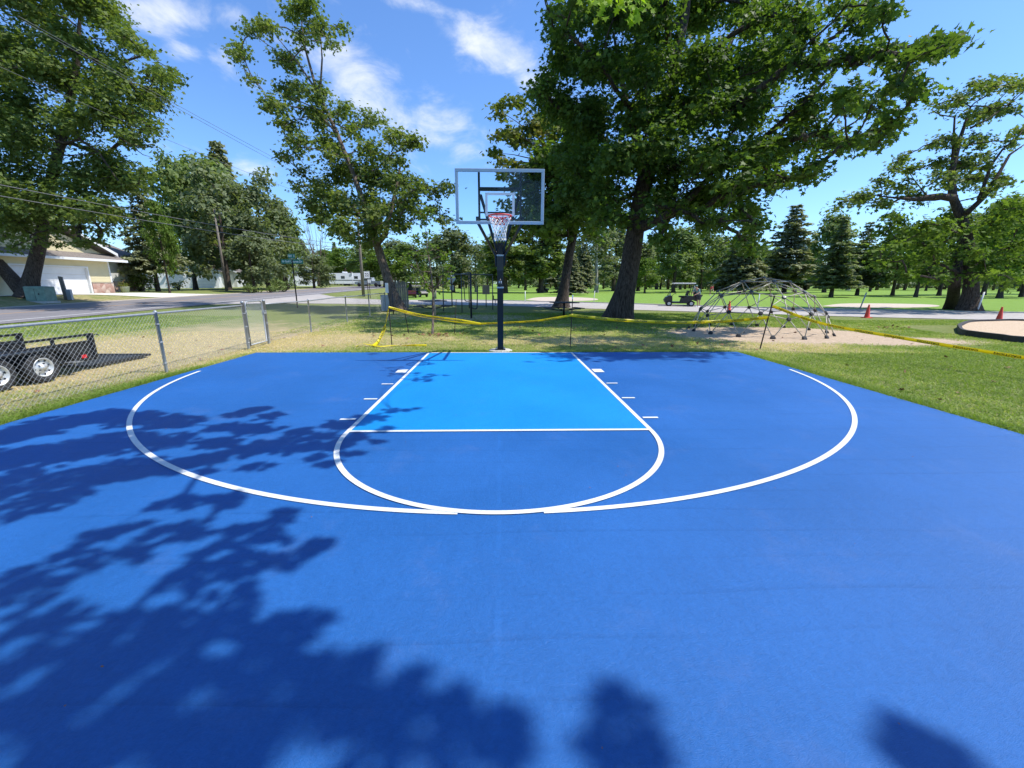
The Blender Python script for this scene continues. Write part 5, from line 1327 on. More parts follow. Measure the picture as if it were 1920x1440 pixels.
# slimmer leaning tree behind it
rng = np.random.default_rng(14)
b = gp(1052, 577); zc = 30.5
pts = [b]+PT([(1059,530),(1067,480),(1080,420),(1088,370),(1085,300),(1075,230)], zc)
c5 = PC([(1050,335,34),(1010,380,34),(1000,340,26),(1060,390,36),(1095,405,28),(1125,410,20),(1025,425,24),(1000,420,20),(1090,350,45),(1070,440,14),(1110,440,10),(1140,400,24),(1040,290,34),(1060,240,34),(1095,280,40),(1030,440,12)], zc, 4.0, 4, rng, None, .95)
t5 = tree_at('maple_tree', 'slim dark leaning maple behind the picnic table, between hoop and largest maple', b, pts, [.42,.33,.31,.29,.22,.15,.08], c5, 'leaf_maple', .32, T_MAPLE, rng, flare=1.0, dens=12, per=16, spray=.60, r0=.12)
c5b = PC([(945,205,22),(975,190,24),(1000,225,30),(955,240,26),(935,255,13),(985,265,28),(1020,250,30),(945,300,18),(940,330,12),(975,310,26),(1010,300,30),(960,345,18),(985,355,22),(1040,200,26),(1025,170,14),(950,385,18),(985,400,24),(955,425,14),(990,440,16),(930,285,10)], zc+3, 3.2, 2, rng)
bb = Vector(t5.location); C, NN, RN, SP = crown_pts([(np.array(c)-np.array(bb), r) for c, r in c5b], rng, .55, 16, 10)
link('crown', leaves('crown', C, NN, .32*rng.uniform(.7, 1.3, size=len(C)), T_MAPLE, RN, 'leaf_olive', rng), t5)['label'] = 'olive and bronze leaves on the left side of the crown'
mb = MB()
for (c, r) in c5b[::2]: 
    s = np.array(P(1085, 330, zc)); mb.tube([q-np.array(bb) for q in curve3(s, c, (0,0,.3), 5)], [.10,.07,.05,.03,.01], 5)
part('limbs', mb, 'bark', t5)

# right old oak with twin trunks
rng = np.random.default_rng(15)
b = gp(1816, 585); zc = 27.3
ptsB = [b]+PT([(1822,530),(1818,470),(1804,415),(1786,368),(1785,320),(1800,260),(1820,200)], zc)
c6 = PC([(1830,172,24),(1795,180,24),(1765,200,12),(1872,160,24),(1905,158,18),(1825,212,24),(1862,205,22),(1895,200,14),(1785,262,24),(1830,262,26),(1760,300,22),(1805,300,28),(1840,300,24),(1785,335,26),(1830,335,26),(1755,335,14),(1748,270,10),(1690,296,12),(1680,312,9),(1710,318,9),(1655,345,18),(1690,350,22),(1630,365,20),(1600,378,18),(1575,388,12),(1660,375,22),(1720,372,16),(1862,330,18),(1885,340,12),(1895,265,9),(1912,245,9),(1925,165,22),(1940,230,14),(1850,365,16)], zc, 2.4, 3, rng, None, .9)
ex = [(PT([(1790,372),(1762,368),(1740,370),(1715,374),(1690,372),(1650,368)], zc-1), [.24,.20,.17,.13,.08,.03]), (PT([(1812,400),(1845,370),(1870,330),(1893,290),(1925,268)], zc-.6), [.17,.13,.10,.07,.03]),
      (PT([(1835,375),(1858,310),(1880,280),(1910,255),(1930,225)], zc-1), [.10,.08,.06,.035,.01]), (PT([(1786,300),(1790,220),(1762,215),(1745,205)], zc-.5), [.08,.05,.03,.01]), (PT([(1820,240),(1850,225),(1885,200),(1920,165)], zc-.5), [.07,.05,.04,.01]),
      (PT([(1740,370),(1720,345),(1700,318)], zc-1), [.05,.035,.01])]
t6 = tree_at('maple_tree', 'old broken topped maple at the right with bare limbs and a leafy skirt', b, ptsB, [.46,.37,.34,.30,.24,.17,.11,.05], c6, 'leaf_left', .21, T_MAPLE, rng, flare=.8, dens=19.0, per=16, spray=.45, r0=.10, extra=ex)
b7 = gp(1785, 580)
c7 = PC([(1680,415,24),(1722,425,32),(1770,420,30),(1800,440,34),(1850,430,36),(1895,420,34),(1690,455,28),(1740,470,36),(1790,480,36),(1845,480,38),(1895,475,36),(1655,430,22),(1650,470,16),(1690,490,22),(1735,505,22),(1790,520,18),(1850,515,24),(1895,515,24),(1940,400,40),(1940,470,40),(1870,385,22),(1910,380,22),(1700,515,12),(1762,525,10),(1650,495,10)], 27, 3.0, 3, rng)
t7 = tree_at('maple_tree', 'bright green low spreading maple with the left trunk of the right hand pair', b7, [b7]+PT([(1790,530),(1797,490),(1800,460),(1805,420)], 27.6), [.36,.29,.27,.2,.12], c7, 'leaf_bright', .22, T_MAPLE, rng, flare=.7, dens=18, per=17, spray=.48, r0=.12, lo=.45)

# young staked tree
rng = np.random.default_rng(16)
b = gp(811, 627); zc = 14.8
pts = [b]+PT([(812,590),(812,548),(808,510),(802,470),(798,430)], zc)
cy = PC([(795,440,16),(780,470,18),(815,465,18),(835,480,10),(770,500,16),(800,505,18),(830,515,15),(845,500,8),(785,530,16),(815,540,14),(838,530,9),(765,475,8),(795,415,9),(805,395,6),(770,520,12),(780,450,8)], zc, .5, 2, rng)
ex = [(PT([(812,550),(798,530),(785,505),(775,475)], zc), [.03,.022,.015,.006]), (PT([(813,548),(826,525),(832,500)], zc), [.025,.018,.006])]
tree_at('young_tree', 'small young maple with a thin trunk standing between two leaning stakes', b, pts, [.045,.038,.034,.026,.018,.008], cy, 'leaf_bright', .125, T_OVAL, rng, bark='bark_light', flare=.3, dens=46, per=9, spray=.17, r0=.012, extra=ex)
q = gp(817.5, 606); single('stake', MB().tube([(0,0,-.1),(-.05,0,1.5)], .03, 8), 'wood_grey', 'thick wooden stake right behind the young tree trunk', 'stake', 'stakes around the court lawn', loc=tuple(q))

# tree over the camera: its crown shades the court, trunk stands behind the photographer
rng = np.random.default_rng(17)
SH = [(40,812,60),(100,795,60),(180,782,55),(255,785,50),(320,790,45),(350,795,25),(200,830,70),(290,830,60),(100,850,75),(0,860,75),(30,905,80),(130,905,75),(230,880,60),(315,878,40),(360,865,35),(20,960,60),(90,940,60),(-60,830,80),(-80,900,90),
(450,775,28),(480,768,25),(505,780,25),(425,800,35),(475,805,45),(410,830,40),(460,845,45),(510,835,45),(400,860,35),(470,878,25),(555,810,30),(560,840,35),(600,820,35),(640,795,35),(630,835,35),(690,785,35),(735,770,18),(765,768,8),(665,820,30),(720,805,18),(620,868,22),(655,850,22),(705,826,10),(385,885,20),(590,860,20),
(345,930,30),(330,950,25),(290,950,28),(410,935,24),(450,930,14),(370,985,24),(430,945,14),(250,985,35),(190,1000,35),(140,1030,40),(60,1070,50),(300,1000,40),(350,1005,20),(250,1040,45),(180,1055,40),(80,1110,50),(0,1120,60),
(545,955,18),(525,975,22),(500,990,22),(470,985,28),(440,1005,28),(480,1010,24),(410,1030,28),(370,1040,35),(450,1035,30),(520,1010,12),(550,1040,20),(585,1030,16),(598,1022,10),(540,1055,18),(500,1050,26),(470,1065,30),(430,1080,32),(400,1060,32),(340,1080,35),(300,1100,40),(380,1110,38),(440,1110,32),(470,1130,22),(350,1140,38),(300,1150,42),(240,1150,26),(120,1150,40),(40,1180,60),(410,1150,30),(180,1190,32),(130,1220,60),(300,1200,60),(220,1230,60),(360,1210,50),(0,1250,90),(430,1170,20),(480,1200,40),(530,1175,24),(575,1165,18),(500,1180,20),(560,1200,22),(540,1230,30),(450,1240,60),(380,1270,70),(280,1290,80),(150,1300,90),(60,1330,100),(620,1245,24),(655,1240,18),(672,1250,12),(590,1265,24),(640,1280,20),(550,1275,35),(620,1300,22),(600,1300,24),
(500,1290,35),(440,1330,70),(340,1370,90),(200,1390,110),(60,1420,110),(520,1340,22),(560,1330,22),(600,1340,24),(520,1390,45),(620,1400,55),(420,1430,80),(720,1290,30),(760,1285,32),(740,1310,30),(800,1310,35),(850,1320,32),(890,1340,18),(700,1360,50),(760,1370,45),(830,1400,40),(670,1330,30),(730,1430,50),(900,1420,36),(950,1410,28),(930,1385,26),
(1135,1322,26),(1160,1320,24),(1185,1338,18),(1120,1385,36),(1170,1395,30),(1200,1420,22),(1140,1440,50),(970,1380,18),
(1690,1395,32),(1715,1385,28),(1745,1410,30),(1775,1435,32),(1720,1430,40)]
ca_ = []
for (u, v, r) in SH:
    d = ray(u, v); p = CAM+d*(-CAM[2]/d[2]); m_ = r*(CAM[2]/-d[2])/778
    x, y = p[0], p[1]
    if v < 900 and u > 540: hz = 5.9
    else: hz = float(np.interp(v, [750, 950, 1150, 1300], [5.9, 5.9, 6.6, 9.5]))+.35*math.sin(x*.7+.4)+.3*math.cos(y*.9)
    ca_.append((np.array([x, y, 0])+SUN/SUN[2]*hz, m_, v, u))
for k in range(190):   # the rest of the crown, behind and left of the picture, widened to block skylight
    x = rng.uniform(-12, 4.5); y = rng.uniform(-21, -10.7)
    if y > -11.5 and x > -2.5: continue
    hz = 10+2*rng.uniform(-1, 1); ca_.append((np.array([x, y, 0])+SUN/SUN[2]*hz, rng.uniform(.6, 1.1), 2000, 0))
tb = np.array([6.5, -17.5, -.03]); LC = []; LN = []; LR = []
for c, r, v, u in ca_:
    if u > 1100 and 1300 < v < 1999: r *= .78
    if v > 1215 and u > 540 and v < 1999: r *= .72
    if v < 1999: r = max(.06, r-(.01 if v < 910 and u < 340 else .045))
    n = int(max(6, 5.0*(r+.03)**2/(.45*.15*.15)*(2.3 if v < 900 else 1.1 if v < 1195 else 1.6 if u < 540 else 1.15 if u < 1100 else .8)*(2.6 if v == 2000 else 1))); q = rng.normal(size=(n, 3)); q /= np.linalg.norm(q, axis=1, keepdims=True)
    LC.append(c+q*r*rng.uniform(0, 1, size=(n, 1))**.45); LN.append(np.array([.15,0,1])+rng.normal(size=(n, 3))*.5); LR.append(rng.uniform(.2, .8, size=n))
# the sprig that hangs into the top of the picture
for (u, v, r, d, n) in [(1190,2,26,6.2,14),(1170,10,20,6.2,8),(1196,28,10,6.1,6),(1150,-12,30,6.5,16),(1120,-14,26,6.9,12),(1210,-20,30,6.4,16),(1049,-2,9,8.5,6),(1185,33,10,6.1,3),(1155,18,16,6.4,4)]:
    m_ = r*d/778; q = rng.normal(size=(n, 3))*.55
    LC.append(P(u, v, d)+q*m_); LN.append(np.array([.25,-.9,.35])+rng.normal(size=(n, 3))*.35); LR.append(rng.uniform(.5, 1., size=n))
ot = thing('maple_tree', 'overhanging maple whose leafy sprig dips into the top of the picture', 'tree', tb)
mb = MB(); tr = trunk_tube(mb, [(0,0,0),(-.3,.5,3),(-.8,1.2,6),(-1.6,2.2,9)], [.5,.42,.34,.24], 1.0, rng=rng)
iso = [(c, r) for (c, r, v, u), sh in zip(ca_, SH) if sh[0] > 1100]; isoset = set(id(c) for c, r in iso)
limbs(mb, tr, [(c-tb, r) for k_, (c, r, v, u) in enumerate(ca_) if id(c) not in isoset and (k_ % 2 == 0 or 750 < v < 880)], rng, .028, 4, .6, 0, .005, .05)
for c, r in iso:
    mid_ = c+np.array([.35, -1.6, -.1]); j1 = np.array([4.6, -12.6, 9.6]) ; mb.tube([p-tb for p in [c, mid_, (mid_+j1)/2+np.array([0,-.6,0]), j1]], [.006,.012,.025,.05], 4)
mb.tube([np.array([4.6,-12.6,9.6])-tb, np.array([5.2,-14.2,8.6])-tb, tr[-6][0]], [.06,.09,.14], 6)
hb = [c for (c, r, v, u), sh in zip(ca_, SH) if sh[0] == 735 and sh[1] == 770][0]
for (u, v, d) in ((1165,-25,6.3),(1190,15,6.15)): mb.tube([p-tb for p in curve3(hb, P(u, v, d), (0,0,.5), 7)], [.012,.010,.008,.007,.006,.005,.003], 4)
mb.tube([p-tb for p in curve3(P(1165,-25,6.3), P(1048,-8,8.5), (0,0,.3), 5)], [.008,.007,.006,.005,.003], 4)
part('trunk', mb, 'bark', ot)
C = np.concatenate(LC)-tb; S = .138*rng.uniform(.7, 1.25, size=len(C))
link('crown', leaves('crown', C, np.concatenate(LN), S, T_MAPLE, np.concatenate(LR), 'leaf_over', rng), ot)

# ------------------------------------------------------------------ prototypes for the trees farther off (10 m tall, base at 0)
def proto_decid(seed, leaf, wid=3.4, low=2.2, dens=8.5, size=.40, bark='bark', name='tree', nclump=42, lean=0.0, per=13):
    rng = np.random.default_rng(seed); cl = []
    for k in range(nclump):
        t_ = rng.uniform(0, 1)**.8; z_ = low+(9.3-low)*t_; rad = wid*math.sin(PI*min(1, .16+.80*t_))**.7
        a = rng.uniform(0, 2*PI); rr_ = rad*rng.uniform(.35, 1)**.6*.82; cl.append(((rr_*math.cos(a)+lean*z_, rr_*math.sin(a), z_), rng.uniform(.75, 1.35)))
    mb = MB(); tr = trunk_tube(mb, [(0,0,-.2),(.05+lean*2,0,2.5),(.1+lean*5,.1,5.5),(lean*8,0,8.2)], [.26,.20,.13,.05], .7, 9)
    limbs(mb, tr, cl, rng, .10, 4, .3, 1)
    tm = mkmesh('trunk', mb, bark); C, NN, RN, SP = crown_pts(cl, rng, .62, per, dens)
    return tm, leaves('crown', C, NN, size*rng.uniform(.7, 1.3, size=len(C)), T_TUFT, RN, leaf, rng)
def proto_spruce(seed, leaf, wid=2.6, low=1.0, sparse=1.0, droop=.25, size=.42, top=10.0, jit=.18):
    rng = np.random.default_rng(seed); C = []; NN = []; TT = []; RN = []; mb = MB()
    trunk_tube(mb, [(0,0,-.2),(0,0,5),(0,0,top-.2)], [.20,.12,.02], .4, 8)
    z_ = low
    while z_ < top-.15:
        f_ = (top-z_)/(top-low); rad = wid*(f_**.85)*rng.uniform(1-jit, 1+jit*.6)+.12; nb = max(4, int((9*f_+5)*sparse))
        for k in range(nb):
            a = 2*PI*(k+rng.uniform(-.4, .4))/nb; rr_ = rad*rng.uniform(.8-jit, 1.08); d = np.array([math.cos(a), math.sin(a), 0])
            tip = np.array([0, 0, z_])+d*rr_+np.array([0, 0, -droop*rr_+.10*rr_*rr_/wid]); pts = curve3((0,0,z_), tip, (0,0,.05), 4)
            if rr_ > .5: mb.tube(pts, [.03,.022,.014,.005], 3, cap=False)
            ns = max(3, int(rr_/.11))
            for s in np.linspace(.18, 1.0, ns):
                q = np.array([0,0,z_])*(1-s)+tip*s+np.array([0,0,.05*4*s*(1-s)]); w_ = .10+.30*(1-s)*rr_*.6
                for m_ in range(4):
                    side = np.array([-d[1], d[0], 0])*rng.uniform(-1, 1); C.append(q+side*w_+rng.normal(size=3)*.05); TT.append(d*.7+side*1.1+np.array([0,0,-.28])+rng.normal(size=3)*.25)
                    NN.append(np.array([0,0,1.])+d*.25+rng.normal(size=3)*.35); RN.append(np.clip(rng.uniform(0, .7)+.3*s, 0, 1))
        z_ += .30+.10*rng.uniform()
    C = np.array(C)
    return mkmesh('trunk', mb, 'bark'), leaves('crown', C, np.array(NN), size*rng.uniform(.7, 1.2, size=len(C)), T_TUFT, np.array(RN), leaf, rng, np.array(TT))
def proto_pine(seed, leaf):
    rng = np.random.default_rng(seed); mb = MB(); tr = trunk_tube(mb, [(0,0,-.2),(.05,0,4),(0,.05,9.3)], [.26,.20,.05], .5, 9); cl = []
    for z_ in np.arange(2.4, 9.8, .62):
        n = 4 if z_ < 8 else 2
        for k in range(n):
            a = rng.uniform(0, 2*PI); rr_ = (3.0*(1-abs(z_-4.8)/6.8))*rng.uniform(.5, 1.0); e = np.array([rr_*math.cos(a), rr_*math.sin(a), z_+.12*rr_])
            mb.tube(curve3((0,0,z_-.1), e, (0,0,-.10), 5), [.07,.05,.035,.02,.01], 5)
            for s in (.55, .8, 1.0): cl.append((e*s+np.array([0,0,z_*(1-s)])*1.0+rng.normal(size=3)*.15, rng.uniform(.38, .62)))
    C, NN, RN, SP = crown_pts(cl, rng, .34, 15, 20, .45)
    T = rng.normal(size=(len(C), 3))+np.array([0,0,.4])
    return mkmesh('trunk', mb, 'bark'), leaves('crown', C, NN, .34*rng.uniform(.7, 1.3, size=len(C)), T_TUFT, RN, leaf, rng, T)
PR = {
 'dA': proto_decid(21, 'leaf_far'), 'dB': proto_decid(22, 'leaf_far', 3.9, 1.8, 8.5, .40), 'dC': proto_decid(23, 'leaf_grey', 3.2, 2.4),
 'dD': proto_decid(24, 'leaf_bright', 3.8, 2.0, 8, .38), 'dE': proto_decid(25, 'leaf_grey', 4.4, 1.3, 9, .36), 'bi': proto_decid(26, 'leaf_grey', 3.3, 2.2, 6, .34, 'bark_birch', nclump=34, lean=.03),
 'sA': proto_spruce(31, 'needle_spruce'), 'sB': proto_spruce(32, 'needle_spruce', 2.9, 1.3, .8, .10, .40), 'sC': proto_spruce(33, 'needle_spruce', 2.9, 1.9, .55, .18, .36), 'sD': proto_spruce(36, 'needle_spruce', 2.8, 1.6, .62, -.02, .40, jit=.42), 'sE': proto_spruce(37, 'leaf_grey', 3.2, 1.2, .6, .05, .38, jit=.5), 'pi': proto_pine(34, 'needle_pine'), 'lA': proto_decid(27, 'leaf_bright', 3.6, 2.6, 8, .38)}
PWID = dict(dA=3.9, dB=4.4, dC=3.7, dD=4.3, dE=4.9, bi=3.8, sA=2.7, sB=3.0, sC=3.0, sD=3.0, sE=3.3, pi=3.3, lA=4.1)
NM = dict(dA='deciduous_tree', dB='deciduous_tree', dC='deciduous_tree', dD='deciduous_tree', dE='deciduous_tree', bi='birch_tree', sA='spruce_tree', sB='spruce_tree', sC='spruce_tree', sD='spruce_tree', sE='evergreen_tree', pi='pine_tree', lA='deciduous_tree')
k_rot = [0.0]
def bg(kind, u, zc, vtop, wpx, label, vbase=None, group='trees along the far side'):
    p = at(u, zc) if vbase is None else gp(u, vbase)
    if vbase is not None: zc = float((p-CAM) @ np.array([math.sin(YAW)*math.cos(PIT), math.cos(YAW)*math.cos(PIT), -math.sin(PIT)]))
    # height so that the top reaches row vtop
    d = ray(u, vtop); hxy = math.hypot(p[0]-CAM[0], p[1]-CAM[1]); H_ = CAM[2]+d[2]/math.hypot(d[0], d[1])*hxy-p[2]
    W_ = wpx*zc/778/2; W_ *= math.cos(math.atan((u-960)/778)*.6)
    H_ *= 1.06 if kind[0] in 'dlb' else 1.0
    k_rot[0] += 2.399; t = thing(NM[kind], label, 'tree', p, k_rot[0], group); s = W_/PWID[kind]; t.scale = (s, s, H_/10)
    tm, lm = PR[kind]; link('trunk', tm, t); link('crown', lm, t); return t
GL = 'trees beyond the road'; GR = 'trees on the golf course'
for a in [
 ('sC', 297, 47, 335, 125, 'ragged blue green spruce right of the yellow house', GL), ('dD', 318, 43, 382, 62, 'small pale yellowish tree beside the ragged spruce', GL),
 ('dB', 368, 58, 306, 135, 'round green tree left of the far spruce tip, beyond the road', GL), ('sA', 447, 84, 266, 120, 'tall spruce whose tip rises above the round green trees', GL),
 ('dE', 430, 56, 318, 190, 'biggest round grey green tree behind the dark utility pole', GL), ('dE', 505, 62, 328, 170, 'round grey green tree left of the green street sign', GL),
 ('dA', 540, 66, 392, 90, 'lower tree at the right end of the big round group', GL), ('dA', 405, 70, 312, 170, 'shaded tree deep between the white houses', GL),
 ('dC', 478, 52, 440, 90, 'low leafy tree by the roadside left of the street sign', GL), ('dE', 590, 72, 474, 95, 'bushy tree over the white shed right of the street sign', GL),
 ('dC', 563, 90, 448, 70, 'grey green tree behind the street sign', GL), ('dD', 618, 118, 470, 70, 'pale tree behind the camper', GL), ('sA', 634, 140, 452, 30, 'thin distant spruce tip left of the roadside pole', GL),
 ('dD', 650, 112, 466, 80, 'yellow green tree above the camper', GL), ('dA', 688, 104, 462, 80, 'green tree behind the pickup truck', GL), ('dD', 722, 80, 468, 90, 'light green tree right behind the leaning trunk', GL),
 ('dA', 770, 84, 462, 90, 'green tree above the burgundy golf cart', GR), ('dC', 748, 110, 452, 80, 'grey green distant tree left of the young tree', GR),
 ('dC', 850, 80, 432, 100, 'brownish green tree behind the diamond sign', GR), ('bi', 893, 86, 458, 80, 'loose grey green tree left of the hoop post', GR), ('dC', 820, 98, 452, 80, 'distant grey tree behind the young tree', GR),
 ('pi', 948, 76, 424, 120, 'light green pine right of the hoop post', GR), ('pi', 1014, 80, 402, 130, 'tall open pine left of the slim leaning tree', GR), ('dA', 985, 112, 470, 80, 'small far tree between the two pines', GR),
 ('sA', 1070, 66, 474, 62, 'short dark spruce behind the slim leaning trunk', GR), ('sB', 1092, 80, 455, 56, 'pale spruce right of the slim leaning trunk', GR),
 ('bi', 1118, 84, 420, 120, 'white stemmed birch between the two leaning trunks', GR), ('dC', 1150, 100, 425, 100, 'grey green tree left of the thick maple trunk', GR),
 ('dC', 1196, 104, 456, 90, 'grey tree just right of the thick maple trunk', GR), ('lA', 1209, 78, 488, 58, 'small light green tree right of the thick maple trunk', GR),
 ('dA', 1262, 84, 434, 115, 'full green tree above the golf cart roof', GR), ('dB', 1312, 92, 436, 110, 'wide green tree above the red shirted person', GR), ('dC', 1345, 104, 446, 80, 'grey green tree left of the dark spruce', GR),
 ('sA', 1386, 76, 416, 108, 'dark spruce behind the climbing dome', GR), ('sD', 1470, 80, 386, 135, 'tall pointed spruce rising over the dome', GR), ('dB', 1428, 108, 470, 80, 'low far tree between the two spruces', GR),
 ('dA', 1545, 92, 412, 110, 'rounded green tree right of the tall pointed spruce', GR), ('sE', 1560, 58, 405, 120, 'leaning dark evergreen above the right flank of the dome', GR), ('sE', 1608, 68, 415, 105, 'thin dark evergreen left of the bright low maple', GR),
 ('dA', 1675, 66, 432, 105, 'green tree behind the left limb of the old maple', GR), ('lA', 1719, 60, 425, 110, 'fresh green tree left of the twin trunks', GR), ('dA', 1762, 68, 400, 115, 'green tree behind the twin trunks', GR),
 ('lA', 1877, 56, 392, 150, 'bright green tree at the right edge behind the twin trunks', GR), ('dA', 1845, 72, 385, 130, 'darker tree right behind the old maple', GR), ('lA', 1918, 62, 380, 130, 'bright tree cut by the right picture edge', GR), ('dB', 1960, 80, 372, 150, 'grey green tree beyond the right picture edge', GR)]:
    bg(*a[:5], a[5], group=a[6])
hints = ['behind the hoop post', 'between pine and slim trunk', 'under the slim leaning crown', 'right of the birch', 'left of the golf cart', 'behind the golf cart roof', 'behind the red shirted person', 'between the dark spruces', 'behind the tall pointed spruce', 'right of the leaning evergreen', 'over the leaning grey stake', 'left of the orange cone', 'between cone and twin trunks', 'behind the right picture edge', 'behind the twin trunks', 'behind the hand rails']
for i, (u, zc, vt, w_) in enumerate([(925,118,478,70),(1040,126,470,70),(1075,118,462,80),(1165,124,462,80),(1232,118,458,80),(1285,126,456,80),(1338,120,462,80),(1415,122,470,80),(1500,118,455,80),(1590,124,462,80),(1640,116,462,80),(1690,122,470,80),(1740,118,472,80),(1900,120,470,90),(1820,118,470,90),(870,118,474,70)]):
    bg(('dA','dC','dE','bi','dB','sB','lA')[(i*5) % 7], u+((i*37) % 23)-11, zc+((i*53) % 31)-12, vt+((i*29) % 27)-15, w_*(.8+((i*41) % 10)*.05), 'distant round tree in the back row '+hints[i], group='back row of golf course trees')
# bushes by the road
for (u, zc, vt, w_, lb) in [(470, 50, 527, 48, 'low roadside bush left of the street sign'), (505, 52, 531, 40, 'low dark bush beside the roadside bush'), (532, 55, 520, 60, 'rounded hedge bush under the street sign'), (262, 46, 505, 75, 'leafy shrub under the ragged spruce'), (336, 52, 523, 28, 'small dark red shrub before the white house')]:
    p = at(u, zc); rng = np.random.default_rng(int(u)); t = thing('bush', lb, 'bush', p, 0, 'bushes beyond the road'); Hh = (545-vt)/778*zc; Ww = w_/2*zc/778*.8
    cl = [((rng.uniform(-.7,.7)*Ww, rng.uniform(-.5,.5)*Ww, Hh*rng.uniform(.3,.75)), min(Hh*.35, Ww*.5)) for k in range(9)]
    mb = MB()
    for c, r in cl: mb.tube([(0,0,-.1), c], [.05,.015], 4)
    part('stems', mb, 'bark', t); C, NN, RN, SP = crown_pts(cl, rng, .3, 10, 22)
    link('foliage', leaves('foliage', C, NN, .2*rng.uniform(.7,1.3,size=len(C)), T_TUFT, RN, 'leaf_far' if u != 336 else 'leaf_olive', rng), t)
# bare dead tree
p = at(600, 88); rng = np.random.default_rng(44); t = thing('bare_tree', 'leafless grey tree with thin upright branches left of the roadside pole', 'tree', p, 0, GL); mb = MB()
mb.tube([(0,0,-.2),(0,0,3)], [.3,.22], 8)
for k in range(12):
    a = rng.uniform(0, 2*PI); e = np.array([3.6*math.cos(a)*rng.uniform(.3,1), 3.*math.sin(a)*rng.uniform(.3,1), rng.uniform(8.5, 14)]); s = np.array([0,0,rng.uniform(2,3)])
    pts = curve3(s, e, (0,0,-.8), 6, rng, .15); mb.tube(pts, [.12,.10,.075,.055,.035,.015], 5)
    for q in range(6):
        b0 = pts[int(rng.integers(2, 5))]; mb.tube([b0, b0+np.array([rng.normal()*.8, rng.normal()*.8, rng.uniform(.8, 2.4)])], [.03, .008], 3)
part('branches', mb, 'bark_light', t)
# far wood closing the horizon
rng = np.random.default_rng(51); cl = []
for k in range(520):
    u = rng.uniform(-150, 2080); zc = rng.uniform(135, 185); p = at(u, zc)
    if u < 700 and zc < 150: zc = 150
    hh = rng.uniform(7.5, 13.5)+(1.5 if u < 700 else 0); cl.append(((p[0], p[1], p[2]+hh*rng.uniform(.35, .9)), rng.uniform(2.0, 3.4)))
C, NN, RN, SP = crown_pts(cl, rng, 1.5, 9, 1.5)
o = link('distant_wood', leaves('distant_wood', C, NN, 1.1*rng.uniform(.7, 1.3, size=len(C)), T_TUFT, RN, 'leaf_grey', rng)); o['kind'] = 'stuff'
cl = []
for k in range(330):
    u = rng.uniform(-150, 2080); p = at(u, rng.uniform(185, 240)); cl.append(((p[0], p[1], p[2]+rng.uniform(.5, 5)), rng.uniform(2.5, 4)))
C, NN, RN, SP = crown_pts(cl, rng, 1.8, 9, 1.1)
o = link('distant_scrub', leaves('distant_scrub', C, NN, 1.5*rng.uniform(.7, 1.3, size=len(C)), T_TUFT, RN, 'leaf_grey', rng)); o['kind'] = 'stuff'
mb = MB()
for k in range(150):
    u = rng.uniform(-100, 2050); p = at(u, rng.uniform(130, 175)); mb.tube([p, p+np.array([rng.normal()*.3, 0, 6])], [.35,.22], 6)
o = struct('distant_wood_trunks', mb, 'bark', 'stuff')

# ------------------------------------------------------------------ lawn blades
rng = np.random.default_rng(61)
def patch(x0, x1, y0, y1, n):
    return np.stack([rng.uniform(x0, x1, n), rng.uniform(y0, y1, n)], 1)
pp = np.concatenate([patch(-13, -6.17, -9.5, 5, 90000), patch(-7, 16, .09, 4.5, 120000), patch(6.17, 16, -9, .1, 120000), patch(-6.45, -6.165, -9.5, .1, 9000), patch(6.165, 6.5, -9, .1, 10000), patch(-6.2, 6.2, .085, .28, 8000), patch(16, 26, -4, 10, 70000), patch(-8, 17, 4.5, 15, 130000), patch(-21, -13, -6, 12, 60000)])
big_ = (np.arange(len(pp)) >= len(pp)-260000)*1.0
x, y = pp[:, 0], pp[:, 1]
dirt = f_dirt(x, y)+.25*nfield(x, y, 3.1)*.5; dry = f_dry(x, y)
keep = (rng.uniform(size=len(x)) > np.clip(dirt*1.5-.15, 0, 1)) & (rng.uniform(size=len(x)) > np.clip(dry*.75, 0, .7)) & ~((x > 15.6) & (y < 7.4) & (y > .3) & (np.hypot((x-21)/1.08, y-4.4) < 4.3)) & (y < np.interp(x, [-12.,-7.3,0,6.3,12.5,18.6,25.9,45], [24.5,24.9,23.0,19.4,16.2,12.6,9.6,2.])-.1) & (x > -20.8)
x, y, dry, big_ = x[keep], y[keep], dry[keep], big_[keep]; n = len(x)
edge = np.minimum(1, np.exp(-np.maximum(0, np.abs(x)-6.15)*3)*(y < .1)+np.exp(-np.maximum(0, y-.07)*5)*(np.abs(x) < 6.3))
hgt = rng.uniform(.022, .050, n)*(1+.6*edge)
a = rng.uniform(0, 2*PI, n); wd = rng.uniform(.004, .008, n)*1.3*(1+big_); ln = rng.normal(size=(n, 2))*hgt[:, None]*1.1
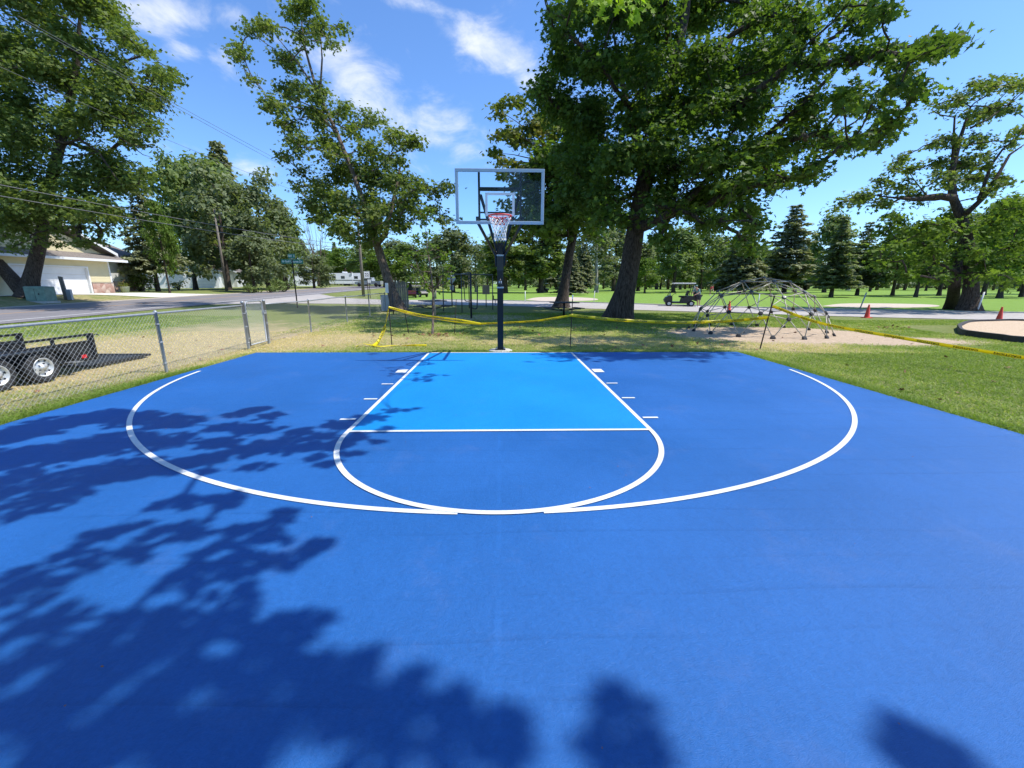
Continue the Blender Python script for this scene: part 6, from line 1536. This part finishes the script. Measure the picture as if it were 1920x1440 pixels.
z0 = zt(x, y)-.032
V = np.zeros((n, 3, 3)); V[:, 0] = np.stack([x-wd*np.cos(a), y-wd*np.sin(a), z0], 1); V[:, 1] = np.stack([x+wd*np.cos(a), y+wd*np.sin(a), z0], 1); V[:, 2] = np.stack([x+ln[:, 0], y+ln[:, 1], z0+hgt], 1)
rn = np.clip(.10+.85*np.clip(dry+.16*nfield(x, y, 2.3)*1, 0, 1)+rng.normal(size=n)*.16-.22*edge, 0, 1)
o = link('grass', bulk('grass', V.reshape(-1, 3), np.full(n, 3), np.arange(n*3), rn, 'blade')); o['kind'] = 'stuff'
# tiny specks of litter blown onto the paint
rng2 = np.random.default_rng(71); C = np.stack([rng2.uniform(-5.9, 6, 90), -10.2+10*rng2.uniform(size=90)**1.3, np.full(90, .012)], 1)
o = link('court_litter', leaves('court_litter', C, np.array([0,0,1.])+rng2.normal(size=(90, 3))*.3, rng2.uniform(.005, .016, 90), T_OVAL, rng2.uniform(size=90), 'leaf_dead', rng2)); o['kind'] = 'stuff'
# fallen leaves on the lawn and court edge
rng = np.random.default_rng(62)
pp = np.concatenate([patch(6.4, 20, -6, 6, 60), patch(-12, -6.5, -5, 4, 30), patch(-6, 7, .3, 8, 70), np.stack([rng.normal(16.2, .5, 22), rng.normal(6.3, .25, 22)], 1), np.stack([rng.normal(-2.3, .5, 60), rng.normal(3.9, .3, 60)], 1)])
C = np.stack([pp[:, 0], pp[:, 1], zt(pp[:, 0], pp[:, 1])+.005], 1); NN = np.array([0,0,1.])+rng.normal(size=(len(C), 3))*.4
o = link('fallen_leaves', leaves('fallen_leaves', C, NN, .09*rng.uniform(.7, 1.3, size=len(C)), T_MAPLE, rng.uniform(size=len(C)), 'leaf_dead_', rng) if False else leaves('fallen_leaves', C, NN, .09*rng.uniform(.7, 1.3, size=len(C)), T_MAPLE, rng.uniform(size=len(C)), 'leaf_dead', rng)); o['kind'] = 'stuff'
print('faces', sum(len(m.polygons) for m in bpy.data.meshes), 'objects', len(bpy.data.objects))
